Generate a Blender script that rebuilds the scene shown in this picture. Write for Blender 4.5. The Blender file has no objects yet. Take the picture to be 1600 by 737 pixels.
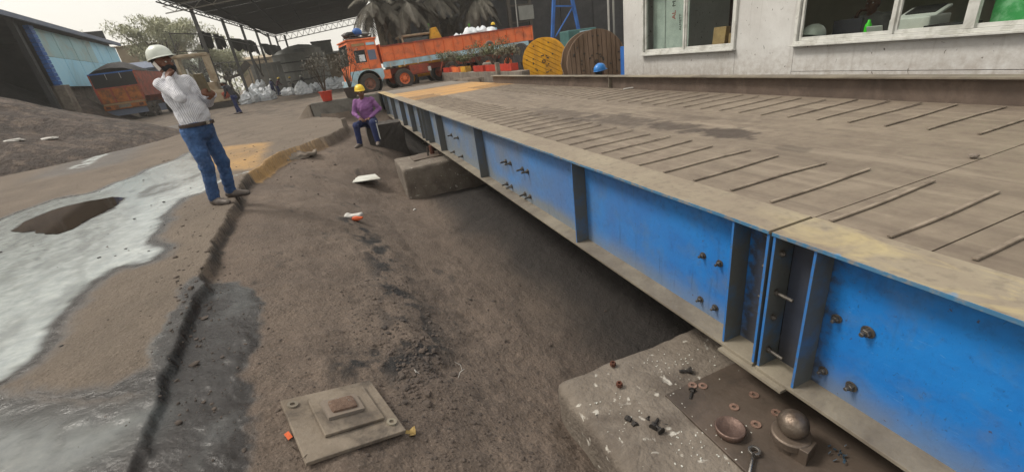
import bpy, bmesh, math, random
import numpy as np
from mathutils import Vector, Matrix
random.seed(7); rng = np.random.default_rng(7)
sc = bpy.context.scene
COL = sc.collection
PI = math.pi

# ------------------------------------------------------------------ camera
F_PX = 660.0; CX, CY = 800.0, 368.5; HC = 1.25
def _d(px, py):
    v = np.array([px-CX, py-CY, F_PX]); return v/np.linalg.norm(v)
_v1 = _d(515, 118); _n = _d(1008, 1860)
_dn = _n-(_n@_v1)*_v1; _dn /= np.linalg.norm(_dn)
_Y = _v1; _Z = -_dn; _X = np.cross(_Y, _Z)
RM = np.stack([_X, _Y, _Z]); C0 = np.array([0, 0, HC])
def ray(px, py): return RM @ _d(px, py)
def gz(px, py, z): r = ray(px, py); return C0+r*((z-HC)/r[2])
def gx(px, py, x): r = ray(px, py); return C0+r*(x/r[0])
def gy(px, py, y): r = ray(px, py); return C0+r*(y/r[1])
def gd(px, py, zc): r = ray(px, py); return C0+r*(zc/(_d(px, py)[2]))
cd = bpy.data.cameras.new('camera'); cam = bpy.data.objects.new('camera', cd); COL.objects.link(cam)
a_r = RM@np.array([1, 0, 0]); a_u = RM@np.array([0, -1, 0]); a_b = RM@np.array([0, 0, -1])
cam.matrix_world = Matrix([[a_r[i], a_u[i], a_b[i], C0[i]] for i in range(3)]+[[0, 0, 0, 1]])
cd.sensor_width = 36; cd.lens = F_PX*36/1600; cd.clip_start = .05; cd.clip_end = 4000
sc.camera = cam

# ------------------------------------------------------------------ light
SUN_EL, SUN_AZ = math.radians(52), math.radians(-62)     # azimuth from +Y towards +X
w = bpy.data.worlds.new("World"); sc.world = w; w.use_nodes = True
nt = w.node_tree; nt.nodes.clear()
wo = nt.nodes.new('ShaderNodeOutputWorld'); bg = nt.nodes.new('ShaderNodeBackground')
sky = nt.nodes.new('ShaderNodeTexSky'); sky.sky_type = 'NISHITA'; sky.sun_disc = False
sky.sun_elevation = SUN_EL; sky.sun_rotation = SUN_AZ; sky.dust_density = 6; sky.air_density = 1.2; sky.ozone_density = 1
mx = nt.nodes.new('ShaderNodeMix'); mx.data_type = 'RGBA'; mx.inputs[0].default_value = .8
mx.inputs[7].default_value = (7.5, 7.4, 7.0, 1)
cn = nt.nodes.new('ShaderNodeTexNoise'); cn.inputs['Scale'].default_value = 2.2; cn.inputs['Detail'].default_value = 5; tcw = nt.nodes.new('ShaderNodeTexCoord'); nt.links.new(tcw.outputs['Generated'], cn.inputs['Vector'])
cm_ = nt.nodes.new('ShaderNodeMix'); cm_.data_type = 'RGBA'; cm_.inputs[6].default_value = (7.1, 6.9, 6.4, 1); cm_.inputs[7].default_value = (8.3, 7.9, 7.1, 1); nt.links.new(cn.outputs['Fac'], cm_.inputs[0]); nt.links.new(cm_.outputs[2], mx.inputs[7])
nt.links.new(sky.outputs[0], mx.inputs[6]); nt.links.new(mx.outputs[2], bg.inputs[0])
bg.inputs[1].default_value = .1; nt.links.new(bg.outputs[0], wo.inputs[0])
sd = bpy.data.lights.new('sun', 'SUN'); so = bpy.data.objects.new('sun', sd); COL.objects.link(so)
sd.energy = 1.7; sd.angle = math.radians(15); sd.color = (1, .95, .87)
sv = Vector((math.sin(SUN_AZ)*math.cos(SUN_EL), math.cos(SUN_AZ)*math.cos(SUN_EL), math.sin(SUN_EL)))
so.rotation_euler = sv.to_track_quat('Z', 'Y').to_euler()
sc.view_settings.view_transform = 'Standard'; sc.view_settings.look = 'None'
sc.view_settings.exposure = 0.6; sc.view_settings.gamma = 1
sc.cycles.max_bounces = 8; sc.cycles.volume_bounces = 0; sc.cycles.use_denoising = True

# ------------------------------------------------------------------ materials
def hx(h, k=1.0):
    h = h.lstrip('#'); o = []
    for i in (0, 2, 4):
        v = int(h[i:i+2], 16)/255; o.append((v/12.92 if v <= .04045 else ((v+.055)/1.055)**2.4)*k)
    return (*o, 1)
class NT:
    def __init__(s, name):
        s.m = bpy.data.materials.new(name); s.m.use_nodes = True; s.t = s.m.node_tree; s.t.nodes.clear()
        s.out = s.t.nodes.new('ShaderNodeOutputMaterial'); s.b = s.t.nodes.new('ShaderNodeBsdfPrincipled')
        s.t.links.new(s.b.outputs[0], s.out.inputs[0])
    def L(s, a, b): s.t.links.new(a, b)
    def put(s, sock, v):
        if isinstance(v, (int, float, tuple, list)): sock.default_value = v
        else: s.L(v, sock)
    def pos(s): return s.t.nodes.new('ShaderNodeNewGeometry').outputs['Position']
    def obj(s): return s.t.nodes.new('ShaderNodeTexCoord').outputs['Object']
    def vscale(s, v, k):
        n = s.t.nodes.new('ShaderNodeVectorMath'); n.operation = 'MULTIPLY'; s.L(v, n.inputs[0]); n.inputs[1].default_value = k; return n.outputs[0]
    def noise(s, v, scale, detail=6, rough=.6, dist=0):
        n = s.t.nodes.new('ShaderNodeTexNoise'); s.L(v, n.inputs['Vector']); n.inputs['Scale'].default_value = scale
        n.inputs['Detail'].default_value = detail; n.inputs['Roughness'].default_value = rough; n.inputs['Distortion'].default_value = dist; return n.outputs['Fac']
    def vor(s, v, scale, out='Distance'):
        n = s.t.nodes.new('ShaderNodeTexVoronoi'); s.L(v, n.inputs['Vector']); n.inputs['Scale'].default_value = scale; return n.outputs[out]
    def wave(s, v, scale, axis='X', dist=0):
        n = s.t.nodes.new('ShaderNodeTexWave'); s.L(v, n.inputs['Vector']); n.bands_direction = axis
        n.inputs['Scale'].default_value = scale; n.inputs['Distortion'].default_value = dist; return n.outputs['Fac']
    def mr(s, v, a, b, c=0., d=1., smooth=False):
        n = s.t.nodes.new('ShaderNodeMapRange'); s.put(n.inputs[0], v)
        if smooth: n.interpolation_type = 'SMOOTHSTEP'
        for i, x in zip((1, 2, 3, 4), (a, b, c, d)): n.inputs[i].default_value = x
        return n.outputs[0]
    def mix(s, f, a, b, mode='MIX'):
        n = s.t.nodes.new('ShaderNodeMix'); n.data_type = 'RGBA'; n.blend_type = mode
        s.put(n.inputs[0], f); s.put(n.inputs[6], a); s.put(n.inputs[7], b); return n.outputs[2]
    def math(s, op, a, b=0.):
        n = s.t.nodes.new('ShaderNodeMath'); n.operation = op; s.put(n.inputs[0], a); s.put(n.inputs[1], b); return n.outputs[0]
    def attr(s, name):
        n = s.t.nodes.new('ShaderNodeAttribute'); n.attribute_name = name
        x = s.t.nodes.new('ShaderNodeSeparateColor'); s.L(n.outputs['Color'], x.inputs[0]); return x.outputs
    def sep(s, v):
        x = s.t.nodes.new('ShaderNodeSeparateXYZ'); s.L(v, x.inputs[0]); return x.outputs
    def bump(s, h, strength, dist=.02, base=None):
        n = s.t.nodes.new('ShaderNodeBump'); s.L(h, n.inputs['Height']); n.inputs['Strength'].default_value = strength
        n.inputs['Distance'].default_value = dist
        if base is not None: s.L(base, n.inputs['Normal'])
        return n.outputs[0]
    def fin(s, col=None, rough=None, metal=None, normal=None, **kw):
        if col is not None: s.put(s.b.inputs['Base Color'], col)
        if rough is not None: s.put(s.b.inputs['Roughness'], rough)
        if metal is not None: s.put(s.b.inputs['Metallic'], metal)
        if normal is not None: s.put(s.b.inputs['Normal'], normal)
        for k, v in kw.items(): s.put(s.b.inputs[k.replace('_', ' ')], v)
        return s.m
DUST = hx('#857668')
def mat(name, c, c2=None, scale=6, rough=.75, metal=0., bump=.25, dust=0., spot=None, spotc=None, stretch=None, objc=False, bd=.01, dirt=None, dscale=2.):
    n = NT(name); v = n.obj() if objc else n.pos()
    if stretch: v = n.vscale(v, stretch)
    c = hx(c) if isinstance(c, str) else c
    c2 = hx(c2) if isinstance(c2, str) else (c2 or tuple(x*.72 for x in c[:3])+(1,))
    f = n.noise(v, scale); f2 = n.noise(v, scale*7, 4)
    col = n.mix(n.mr(f, .35, .65), c, c2)
    col = n.mix(n.mr(f2, .3, .75, 0, .35), col, c2)
    if dirt:
        g = n.noise(v, dscale, 8, .65, .4); col = n.mix(n.mr(g, .45, .68, 0, .85, True), col, hx(dirt))
    if spot:
        g = n.noise(v, spot, 3, .5, .3); col = n.mix(n.mr(g, .66, .72, 0, .9), col, hx(spotc or '#3a332c'))
    if dust:
        nz = n.sep(n.t.nodes.new('ShaderNodeNewGeometry').outputs['Normal'])[2]
        fz = n.math('MULTIPLY', n.mr(nz, .2, .9, 0, dust), n.mr(f, .2, .6, .6, 1)); col = n.mix(fz, col, DUST)
    return n.fin(col, n.mr(f2, .3, .7, max(.05, rough-.1), min(1, rough+.1)), metal, n.bump(f2, bump, bd) if bump else None)

M = {}
M['concrete'] = mat('grey_concrete', '#857d72', '#6a6158', 3, .9, bump=.5, dirt='#554d46', dust=.3)
M['pier'] = mat('pier_concrete', '#7d7469', '#675e54', 5, .9, bump=.8, dirt='#544b43', spot=14, spotc='#b5b0a6', bd=.02)
M['wall_conc'] = mat('ramp_concrete', '#77736c', '#5d5954', 2, .9, bump=.4, dirt='#4a4641')
M['shaded_conc'] = mat('shade_toned_concrete', '#46413c', '#38332f', 3, .9, bump=.4)  # dark tone paints the shadow below the seated worker into the block
M['plate_dust'] = mat('dusty_base_plate', '#83786a', '#6b6053', 6, .8, bump=.4, dirt='#3f3833', dscale=5)
M['strip'] = mat('dusty_flat_bar', '#8f8374', '#74685b', 9, .8, bump=.5, dirt='#5a4f45', dscale=9)
M['rimdust'] = mat('dusty_rim', '#8a5240', '#6b5347', 6, .8, bump=.2)
M['greaseplate'] = mat('greasy_plate', '#5d5148', '#40372f', 3.5, .6, .2, bump=.3, dirt='#231f1c', dscale=2.6, dust=.15)
M['kerbweb'] = mat('brown_kerb_steel', '#5d4f45', '#483d36', 2, .7, bump=.2, dirt='#6c5d52')
M['rustmortar'] = mat('rusty_mortar', '#7d6758', '#5e4a3e', 30, .95, bump=.8, spot=60, spotc='#aaa49a')
M['plaster'] = None
M['steel_dust'] = mat('dusty_steel', '#7d7568', '#635b50', 4, .8, bump=.4, dirt='#8e8675', dscale=1.2)
M['steel_dark'] = mat('dark_steel', '#3a3632', '#4f4740', 8, .6, .3, bump=.3, dust=.5)
M['steel_grime'] = mat('greasy_steel', '#4a433d', '#6a5d52', 6, .5, .4, bump=.3, dust=.4)
M['rust'] = mat('rust', '#6b3a26', '#3f2a20', 20, .9, bump=.6)
M['bolt'] = mat('bolt_steel', '#4a4744', '#6b665f', 40, .45, .6, bump=.3)
M['black_bolt'] = mat('black_bolt', '#2a2827', '#413d3a', 40, .5, .5, bump=.2)
M['washer'] = mat('washer_steel', '#a58878', '#7c6256', 60, .6, .5, bump=.2)
M['chrome'] = mat('polished_steel', '#b5b0aa', '#8a837b', 30, .28, .9, bump=.1)
M['ball'] = mat('ball_steel', '#857a6e', '#5d5249', 7, .42, .7, bump=.4, dirt='#4a3b30', dscale=14, dust=.35)
M['cup'] = mat('cup_steel', '#7f6a60', '#5f4d45', 12, .5, .6, bump=.3)
M['orange'] = mat('orange_paint', '#ec7a42', '#dc6c38', 1.5, .5, bump=.1, dirt='#a85a3a', dscale=1.5, dust=.4)
M['orange_dk'] = mat('dark_orange_paint', '#b8482a', '#8a3c26', 3, .6, bump=.1, dirt='#5a3a2c', dust=.3)
M['lightblue'] = mat('pale_blue_paint', '#a9cfe0', '#9cb9c4', 2, .55, bump=.1, dirt='#8e8f8a')
M['tyre'] = mat('tyre_rubber', '#4a4541', '#393532', 6, .9, bump=.3, dust=.5)
M['black'] = mat('black_rubber', '#1b1a1a', '#262423', 5, .8, bump=.2)
M['glassd'] = NT('dark_glass').fin(hx('#20262a'), .08, 0., Specular_IOR_Level=.7)
M['yellowp'] = mat('yellow_paint', '#e0a81e', '#c28c18', 3, .6, bump=.2, dirt='#8a6a2a')
M['tarp'] = mat('black_tarp', '#0e0e10', '#19191b', 3, .8, bump=.6, bd=.03)
M['coal'] = mat('coal', '#2b2b2d', '#3c3a3a', 4, .9, bump=1., bd=.06)
M['white_bag'] = mat('woven_white_bag', '#e8ebee', '#cfd5da', 2, .6, bump=.9, bd=.06)
M['cardboard'] = mat('cardboard', '#a98c63', '#8f744f', 6, .8, bump=.1)
M['white_paint'] = mat('white_paint', '#d0d0c8', '#b9b9b0', 5, .6, bump=.1, dirt='#9a9588')
M['red'] = mat('red_plastic', '#c23a24', '#a03020', 5, .5, bump=.1, dust=.4)
M['leaf_dry'] = mat('dusty_leaf', '#5c5a45', '#7a7460', 3, .8, bump=0)
M['leaf_green'] = mat('green_leaf', '#46502f', '#5f6440', 3, .7, bump=0)
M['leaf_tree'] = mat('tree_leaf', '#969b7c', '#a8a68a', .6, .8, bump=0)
M['palm_leaf'] = mat('dusty_palm_leaf', '#6c675b', '#4a463e', 2, .8, bump=0)
M['palm_trunk'] = mat('palm_trunk', '#6a6154', '#4c453c', 6, .95, bump=.8, bd=.03)
M['bark'] = mat('bark', '#5b5045', '#463c33', 6, .95, bump=.8, bd=.03)
M['skin'] = mat('skin', '#6e4632', '#5f3b2a', 8, .6, bump=.05)
M['skin_dk'] = mat('dark_skin', '#63412f', '#553626', 8, .6, bump=.05)
M['hair'] = mat('black_hair', '#141212', '#1c1918', 20, .7, bump=.3)
M['denim'] = mat('blue_denim', '#32517c', '#243c60', 5, .85, bump=.7, objc=True, bd=.03, dirt='#4a6fa3', dscale=3)
M['navy'] = mat('navy_trousers', '#1f2c5a', '#182248', 6, .85, bump=.5, bd=.02)
M['purple'] = mat('purple_shirt', '#8b5f90', '#744a7c', 6, .85, bump=.6, bd=.02)
M['blueshirt'] = mat('light_blue_shirt', '#9cc3d6', '#86acbf', 6, .85, bump=.3)
M['darkcloth'] = mat('dark_cloth', '#2b2c33', '#22222a', 6, .85, bump=.3)
M['maroon'] = mat('maroon_cloth', '#4a2230', '#3b1c28', 6, .85, bump=.3)
M['greycloth'] = mat('grey_cloth', '#7c7c7a', '#676765', 6, .85, bump=.3)
M['leather'] = mat('brown_leather', '#3c2a22', '#2b1f1a', 20, .5, bump=.2)
M['shoe'] = mat('grey_shoe', '#5d5550', '#453e3a', 20, .45, bump=.2, dust=.4)
M['hat_white'] = mat('white_helmet', '#cdd2c9', '#b9beb4', 10, .35, bump=.03, dirt='#a8a698')
M['hat_yellow'] = mat('yellow_helmet', '#e6c52e', '#d0ab22', 10, .4, bump=.03)
M['hat_blue'] = mat('blue_helmet', '#2a7cc8', '#226aae', 10, .35, bump=.03)
M['mask'] = mat('black_mask', '#19191b', '#222224', 30, .9, bump=.2)
M['phone'] = mat('pale_phone', '#cfc8c0', '#b8b0a8', 10, .3, bump=0)
M['tablet'] = mat('brown_folder', '#6e6248', '#5c523d', 5, .6, bump=.1)
M['bluesheet'] = mat('blue_sheet', '#9ad8f6', '#aee0f6', .5, .6, bump=.1, dirt='#8fc1d3', dscale=.4)
M['bluegrey'] = mat('blue_grey_roof', '#6a7488', '#5c667a', .5, .7, bump=.1)
M['bluepost'] = mat('blue_post_paint', '#2c6bb8', '#1f4f90', 2, .6, bump=.2)
M['beige'] = mat('beige_wall', '#a5967f', '#93846e', .5, .9, bump=.1)
M['darkwall'] = mat('soot_black_cladding', '#303134', '#232427', .7, .85, bump=.2, dirt='#3d3b3b', dscale=.5)
M['darkroof'] = mat('dark_roof_underside', '#15161b', '#101115', .5, .85, bump=.1)
M['greysteel'] = mat('grey_steel_post', '#5c5d5c', '#484948', 2, .6, bump=.1)
M['truss'] = mat('pale_truss', '#b3b1ac', '#9a9893', 2, .6, bump=.1)
M['silo'] = mat('sooty_tank', '#858782', '#6a6b68', .4, .8, bump=.1, dirt='#94938c', dscale=.3)
M['orangepanel'] = mat('worn_orange_tailgate', '#b56a20', '#8a4a1a', 3, .7, bump=.2, dirt='#5b4326', dscale=3)
M['woodold'] = mat('weathered_plank', '#8a7462', '#665342', 8, .9, bump=.7, stretch=(1, 1, .15), objc=True)
M['woodyellow'] = mat('yellow_painted_plank', '#e6ab20', '#d09418', 6, .7, bump=.5, stretch=(1, 1, .2), objc=True, dirt='#b5832a')
M['tealbox'] = mat('teal_machine_paint', '#3f6b68', '#345a58', 3, .6, bump=.1)
M['plant_pot'] = mat('dark_pot', '#4a3f3a', '#3c332f', 5, .8, bump=.2)
M['greenpole'] = mat('green_paint', '#5fae3a', '#4a8f2e', 5, .6, bump=.1)
M['paper'] = mat('pale_litter', '#c9c6c0', '#a9a6a0', 10, .7, bump=.3)
M['orange_litter'] = mat('orange_litter', '#d0602a', '#b84a20', 10, .6, bump=.3)
M['beigejcb'] = mat('faded_yellow_machine', '#b8a88e', '#9c8c74', 1, .6, bump=.1, dirt='#8a7458')
M['interior'] = mat('office_interior', '#bcbaa8', '#a5a394', 1, .9, bump=0)
M['greenposter'] = mat('green_cloth', '#2f8f4a', '#3fa85c', 4, .7, bump=.2, dirt='#8fc49a', dscale=5)
M['limegreen'] = mat('lime_plastic', '#3fd01f', '#34b81a', 5, .4, bump=0)
M['whiteplastic'] = mat('white_plastic', '#cfd0cc', '#bcbdb9', 5, .5, bump=0)
M['winframe'] = mat('painted_window_frame', '#d2d2cc', '#bdbdb8', 4, .5, bump=.05, dirt='#a3a29a', dscale=6)
M['curtain'] = mat('pale_curtain', '#b5bdb8', '#9aa39e', 4, .9, bump=.3)
M['brownboard'] = mat('dark_brown_board', '#3a2220', '#2e1b1a', 3, .7, bump=.1)

# clear glass
g = NT('window_glass'); tr = g.t.nodes.new('ShaderNodeBsdfTransparent'); tr.inputs[0].default_value = (.92, .95, .93, 1)
gl = g.t.nodes.new('ShaderNodeBsdfGlossy'); gl.inputs[0].default_value = (.8, .8, .8, 1); gl.inputs[1].default_value = .03
fr = g.t.nodes.new('ShaderNodeFresnel'); ms = g.t.nodes.new('ShaderNodeMixShader')
ge = g.t.nodes.new('ShaderNodeNewGeometry'); g.L(g.math('MULTIPLY', fr.outputs[0], g.math('SUBTRACT', 1., ge.outputs['Backfacing'])), ms.inputs[0]); g.L(tr.outputs[0], ms.inputs[1]); g.L(gl.outputs[0], ms.inputs[2]); g.L(ms.outputs[0], g.out.inputs[0])
M['glass'] = g.m
# office plaster
n = NT('stained_plaster'); v = n.pos()
f = n.noise(v, .9, 9, .68, .3); f2 = n.noise(v, 11, 9, .75)
drp = n.noise(n.vscale(v, (1, 5, .35)), 2.2, 6, .65)
col = n.mix(n.mr(f, .3, .7), hx('#d2d2cf'), hx('#b6b4b0')); col = n.mix(n.mr(f2, .5, .8, 0, .28), col, hx('#9c9891'))
col = n.mix(n.mr(drp, .54, .72, 0, .35, True), col, hx('#8f8a82')); vs = n.noise(n.vscale(v, (1, 1, .6)), 24, 2, .4, .6); col = n.mix(n.mr(vs, .71, .75, 0, .85), col, hx('#4c4640'))
z = n.sep(v)[2]; col = n.mix(n.math('MULTIPLY', n.mr(z, .85, .45, 0, .6), n.mr(f2, .3, .6)), col, hx('#8d8175'))
M['plaster'] = n.fin(col, .85, 0., n.bump(f2, .4, .01))
# girder blue paint, grimy towards bottom flange and far away from the wiped near panels
n = NT('blue_girder_paint'); v = n.pos(); s = n.sep(v)
f = n.noise(v, 2.2, 7, .6); f2 = n.noise(v, 25, 5, .6)
col = n.mix(n.mr(f, .35, .65), hx('#1a7fce'), hx('#1068b6'))
col = n.mix(n.mr(f2, .55, .8, 0, .5), col, hx('#0a3f7c'))
sc_ = n.noise(n.vscale(v, (1, 2.5, 1)), 30, 3, .5, 1.2); col = n.mix(n.mr(sc_, .68, .73, 0, .5), col, hx('#20303f'))
dust = n.math('ADD', n.mr(s[2], -.12, -.34, 0, .75, True), n.mr(s[1], 1.3, 6.2, 0, 1.05))
dust = n.math('MULTIPLY', dust, n.mr(f, .3, .7, .55, 1.1))
blot = n.math('MULTIPLY', n.mr(f, .52, .72, 0, .55, True), n.mr(n.noise(v, .9, 3), .42, .6, .2, 1)); dust = n.math('MAXIMUM', dust, blot)
col = n.mix(n.math('MINIMUM', dust, .93), col, hx('#74797a'))
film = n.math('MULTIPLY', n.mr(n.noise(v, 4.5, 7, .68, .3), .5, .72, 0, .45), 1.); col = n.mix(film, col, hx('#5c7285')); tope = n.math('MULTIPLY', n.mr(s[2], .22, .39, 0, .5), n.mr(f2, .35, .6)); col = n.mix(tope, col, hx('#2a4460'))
jd = n.mr(n.math('ADD', n.math('ABSOLUTE', n.math('SUBTRACT', s[1], 1.15)), n.math('MULTIPLY', n.mr(f2, .3, .7, -1, 1), .05)), .26, .14, 0, .92, True)
col = n.mix(jd, col, hx('#3d3934'))
chp = n.noise(v, 38, 3, .6, .5); col = n.mix(n.mr(chp, .70, .73, 0, .85), col, hx('#4a3a30'))
scr = n.noise(n.vscale(v, (1, .35, 3)), 26, 4, .55, 2.5); col = n.mix(n.mr(scr, .69, .72, 0, .5), col, hx('#6f9cc4'))
run = n.noise(n.vscale(v, (1, 7, .5)), 5, 4, .6); col = n.mix(n.math('MULTIPLY', n.mr(run, .58, .75, 0, .5), n.mr(f, .4, .6)), col, hx('#2c4a68'))
M['girder'] = n.fin(col, n.mr(f2, .3, .7, .42, .6), 0., n.bump(n.math('ADD', f2, n.math('MULTIPLY', f, 2.)), .3, .006))
# stiffener paint : grey-blue grime
n = NT('stiffener_paint'); v = n.pos(); f = n.noise(v, 5, 6); f2 = n.noise(v, 30, 4)
col = n.mix(n.mr(f, .48, .7), hx('#565a58'), hx('#3b6389')); col = n.mix(n.mr(f2, .4, .7, 0, .5), col, hx('#55504a'))
col = n.mix(n.mr(n.sep(v)[1], 2, 7, 0, .75), col, hx('#5a5a58'))
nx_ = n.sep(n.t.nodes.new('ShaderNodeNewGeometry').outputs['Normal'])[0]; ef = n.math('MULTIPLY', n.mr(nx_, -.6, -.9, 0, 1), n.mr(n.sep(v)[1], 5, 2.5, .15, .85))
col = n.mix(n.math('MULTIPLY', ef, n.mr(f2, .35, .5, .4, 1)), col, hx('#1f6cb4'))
M['stiff'] = n.fin(col, .65, 0., n.bump(f2, .3, .005))
# deck plates
STAINS = [(2.63, 5.16, 0.35, 1.1, 0.5), (2.79, 4.09, 0.3, 0.7, 0.6), (2.85, 3.23, 0.22, 0.4, 0.75), (2.9, 2.62, 0.2, 0.3, 0.85), (2.76, 1.94, 0.1, 0.12, 0.45)]
n = NT('dusty_deck_plate'); v = n.pos(); s = n.sep(v)
f = n.noise(v, .8, 8, .62, .3); f2 = n.noise(v, 9, 6, .65); f3 = n.noise(v, 60, 4)
col = n.mix(n.mr(f, .3, .7), hx('#7f7364'), hx('#6b6053')); col = n.mix(n.mr(f2, .42, .72, 0, .6), col, hx('#5e5249'))
col = n.mix(n.mr(n.noise(v, 3.1, 5, .6, 1.), .55, .75, 0, .5), col, hx('#8f8373'))
trk = n.noise(n.vscale(v, (5, .35, 1)), 1.5, 6, .6, .4); col = n.mix(n.mr(trk, .5, .68, 0, .45, True), col, hx('#918575')); col = n.mix(n.mr(trk, .46, .32, 0, .4, True), col, hx('#574c43'))
# oil/damp stain down the wheel track
st = n.math('MULTIPLY', n.mr(n.noise(n.vscale(v, (2.4, .9, 1)), 1.1, 6, .6, .5), .5, .66, 0, 1, True),
            n.math('MULTIPLY', n.mr(n.math('ABSOLUTE', n.math('SUBTRACT', s[0], 3.15)), .15, .5, 1, 0), n.mr(s[1], 2.0, 3.2, 0, 1)))
col = n.mix(n.math('MULTIPLY', st, .5), col, hx('#4a3f37'))
for (sx_, sy_, rx_, ry_, am_) in STAINS:
    dx_ = n.math('DIVIDE', n.math('SUBTRACT', s[0], sx_), rx_); dy_ = n.math('DIVIDE', n.math('SUBTRACT', s[1], sy_), ry_)
    dd_ = n.math('ADD', n.math('ADD', n.math('MULTIPLY', dx_, dx_), n.math('MULTIPLY', dy_, dy_)), n.mr(n.noise(v, 4, 5, .65), .3, .7, -.9, .9))
    col = n.mix(n.mr(dd_, 1.1, .3, 0, am_, True), col, hx('#3a302a'))
# yellow painted band at the far end
yb = n.math('MULTIPLY', n.mr(n.math('ADD', s[1], n.math('MULTIPLY', f2, .8)), 11.6, 12.1), n.mr(s[1], 15.2, 15.6, 1, 0))
yb = n.math('MULTIPLY', yb, n.mr(n.noise(n.vscale(v, (.5, 2, 1)), 1.6, 6), .35, .6, .35, .95)); col = n.mix(yb, col, hx('#b98c50'))
col = n.mix(n.mr(s[1], 15.6, 16.2, 0, .6), col, hx('#77726c'))
M['deck'] = n.fin(col, n.mr(f2, .3, .7, .6, .85), 0., n.bump(n.math('ADD', f2, n.math('MULTIPLY', f3, .4)), .35, .006))
# top flange
n = NT('dusty_flange'); v = n.pos(); s = n.sep(v); f = n.noise(v, 2.5, 7, .65, .4); f2 = n.noise(v, 22, 5)
col = n.mix(n.mr(f, .35, .65), hx('#8d8371'), hx('#7a6e60')); col = n.mix(n.mr(f2, .5, .75, 0, .6), col, hx('#5f564c'))
pat = n.noise(n.vscale(v, (2, .8, 1)), 3, 6, .6, .8)
col = n.mix(n.math('MULTIPLY', n.mr(pat, .48, .62, 0, .8), n.mr(s[1], 1.4, .7, 0, 1)), col, hx('#b5a679'))
col = n.mix(n.math('MULTIPLY', n.mr(n.noise(v, 7, 5), .6, .68), n.mr(s[0], 1.6, 1.565, 0, .9)), col, hx('#3a7fb0'))
col = n.mix(n.mr(s[1], 13.5, 14, 0, .5), col, hx('#c0a570'))
nx_ = n.sep(n.t.nodes.new('ShaderNodeNewGeometry').outputs['Normal'])[0]; ef = n.math('MULTIPLY', n.mr(nx_, -.6, -.9, 0, 1), n.mr(s[1], 7, 2.5, .2, .9))
col = n.mix(n.math('MULTIPLY', ef, n.mr(f2, .38, .52, .25, 1)), col, hx('#2f6c92'))
M['flange'] = n.fin(col, .75, 0., n.bump(f2, .35, .004))
# striped shirt, stripe phase stored on the mesh
n = NT('striped_shirt'); u = n.attr('stripe')[0]
fr_ = n.math('FRACT', n.math('MULTIPLY', u, 100.)); st = n.mr(fr_, .0, .3, 1, 0)
vv = n.obj(); f = n.noise(vv, 9, 4)
col = n.mix(n.mr(f, .3, .7), hx('#d3d3d6'), hx('#bfc0c6')); col = n.mix(n.math('MULTIPLY', n.math('LESS_THAN', fr_, .24), .75), col, hx('#6a6474'))
M['stripe'] = n.fin(col, .85, 0., n.bump(n.noise(n.vscale(vv, (1, 1, .5)), 14, 4), .8, .02))

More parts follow.
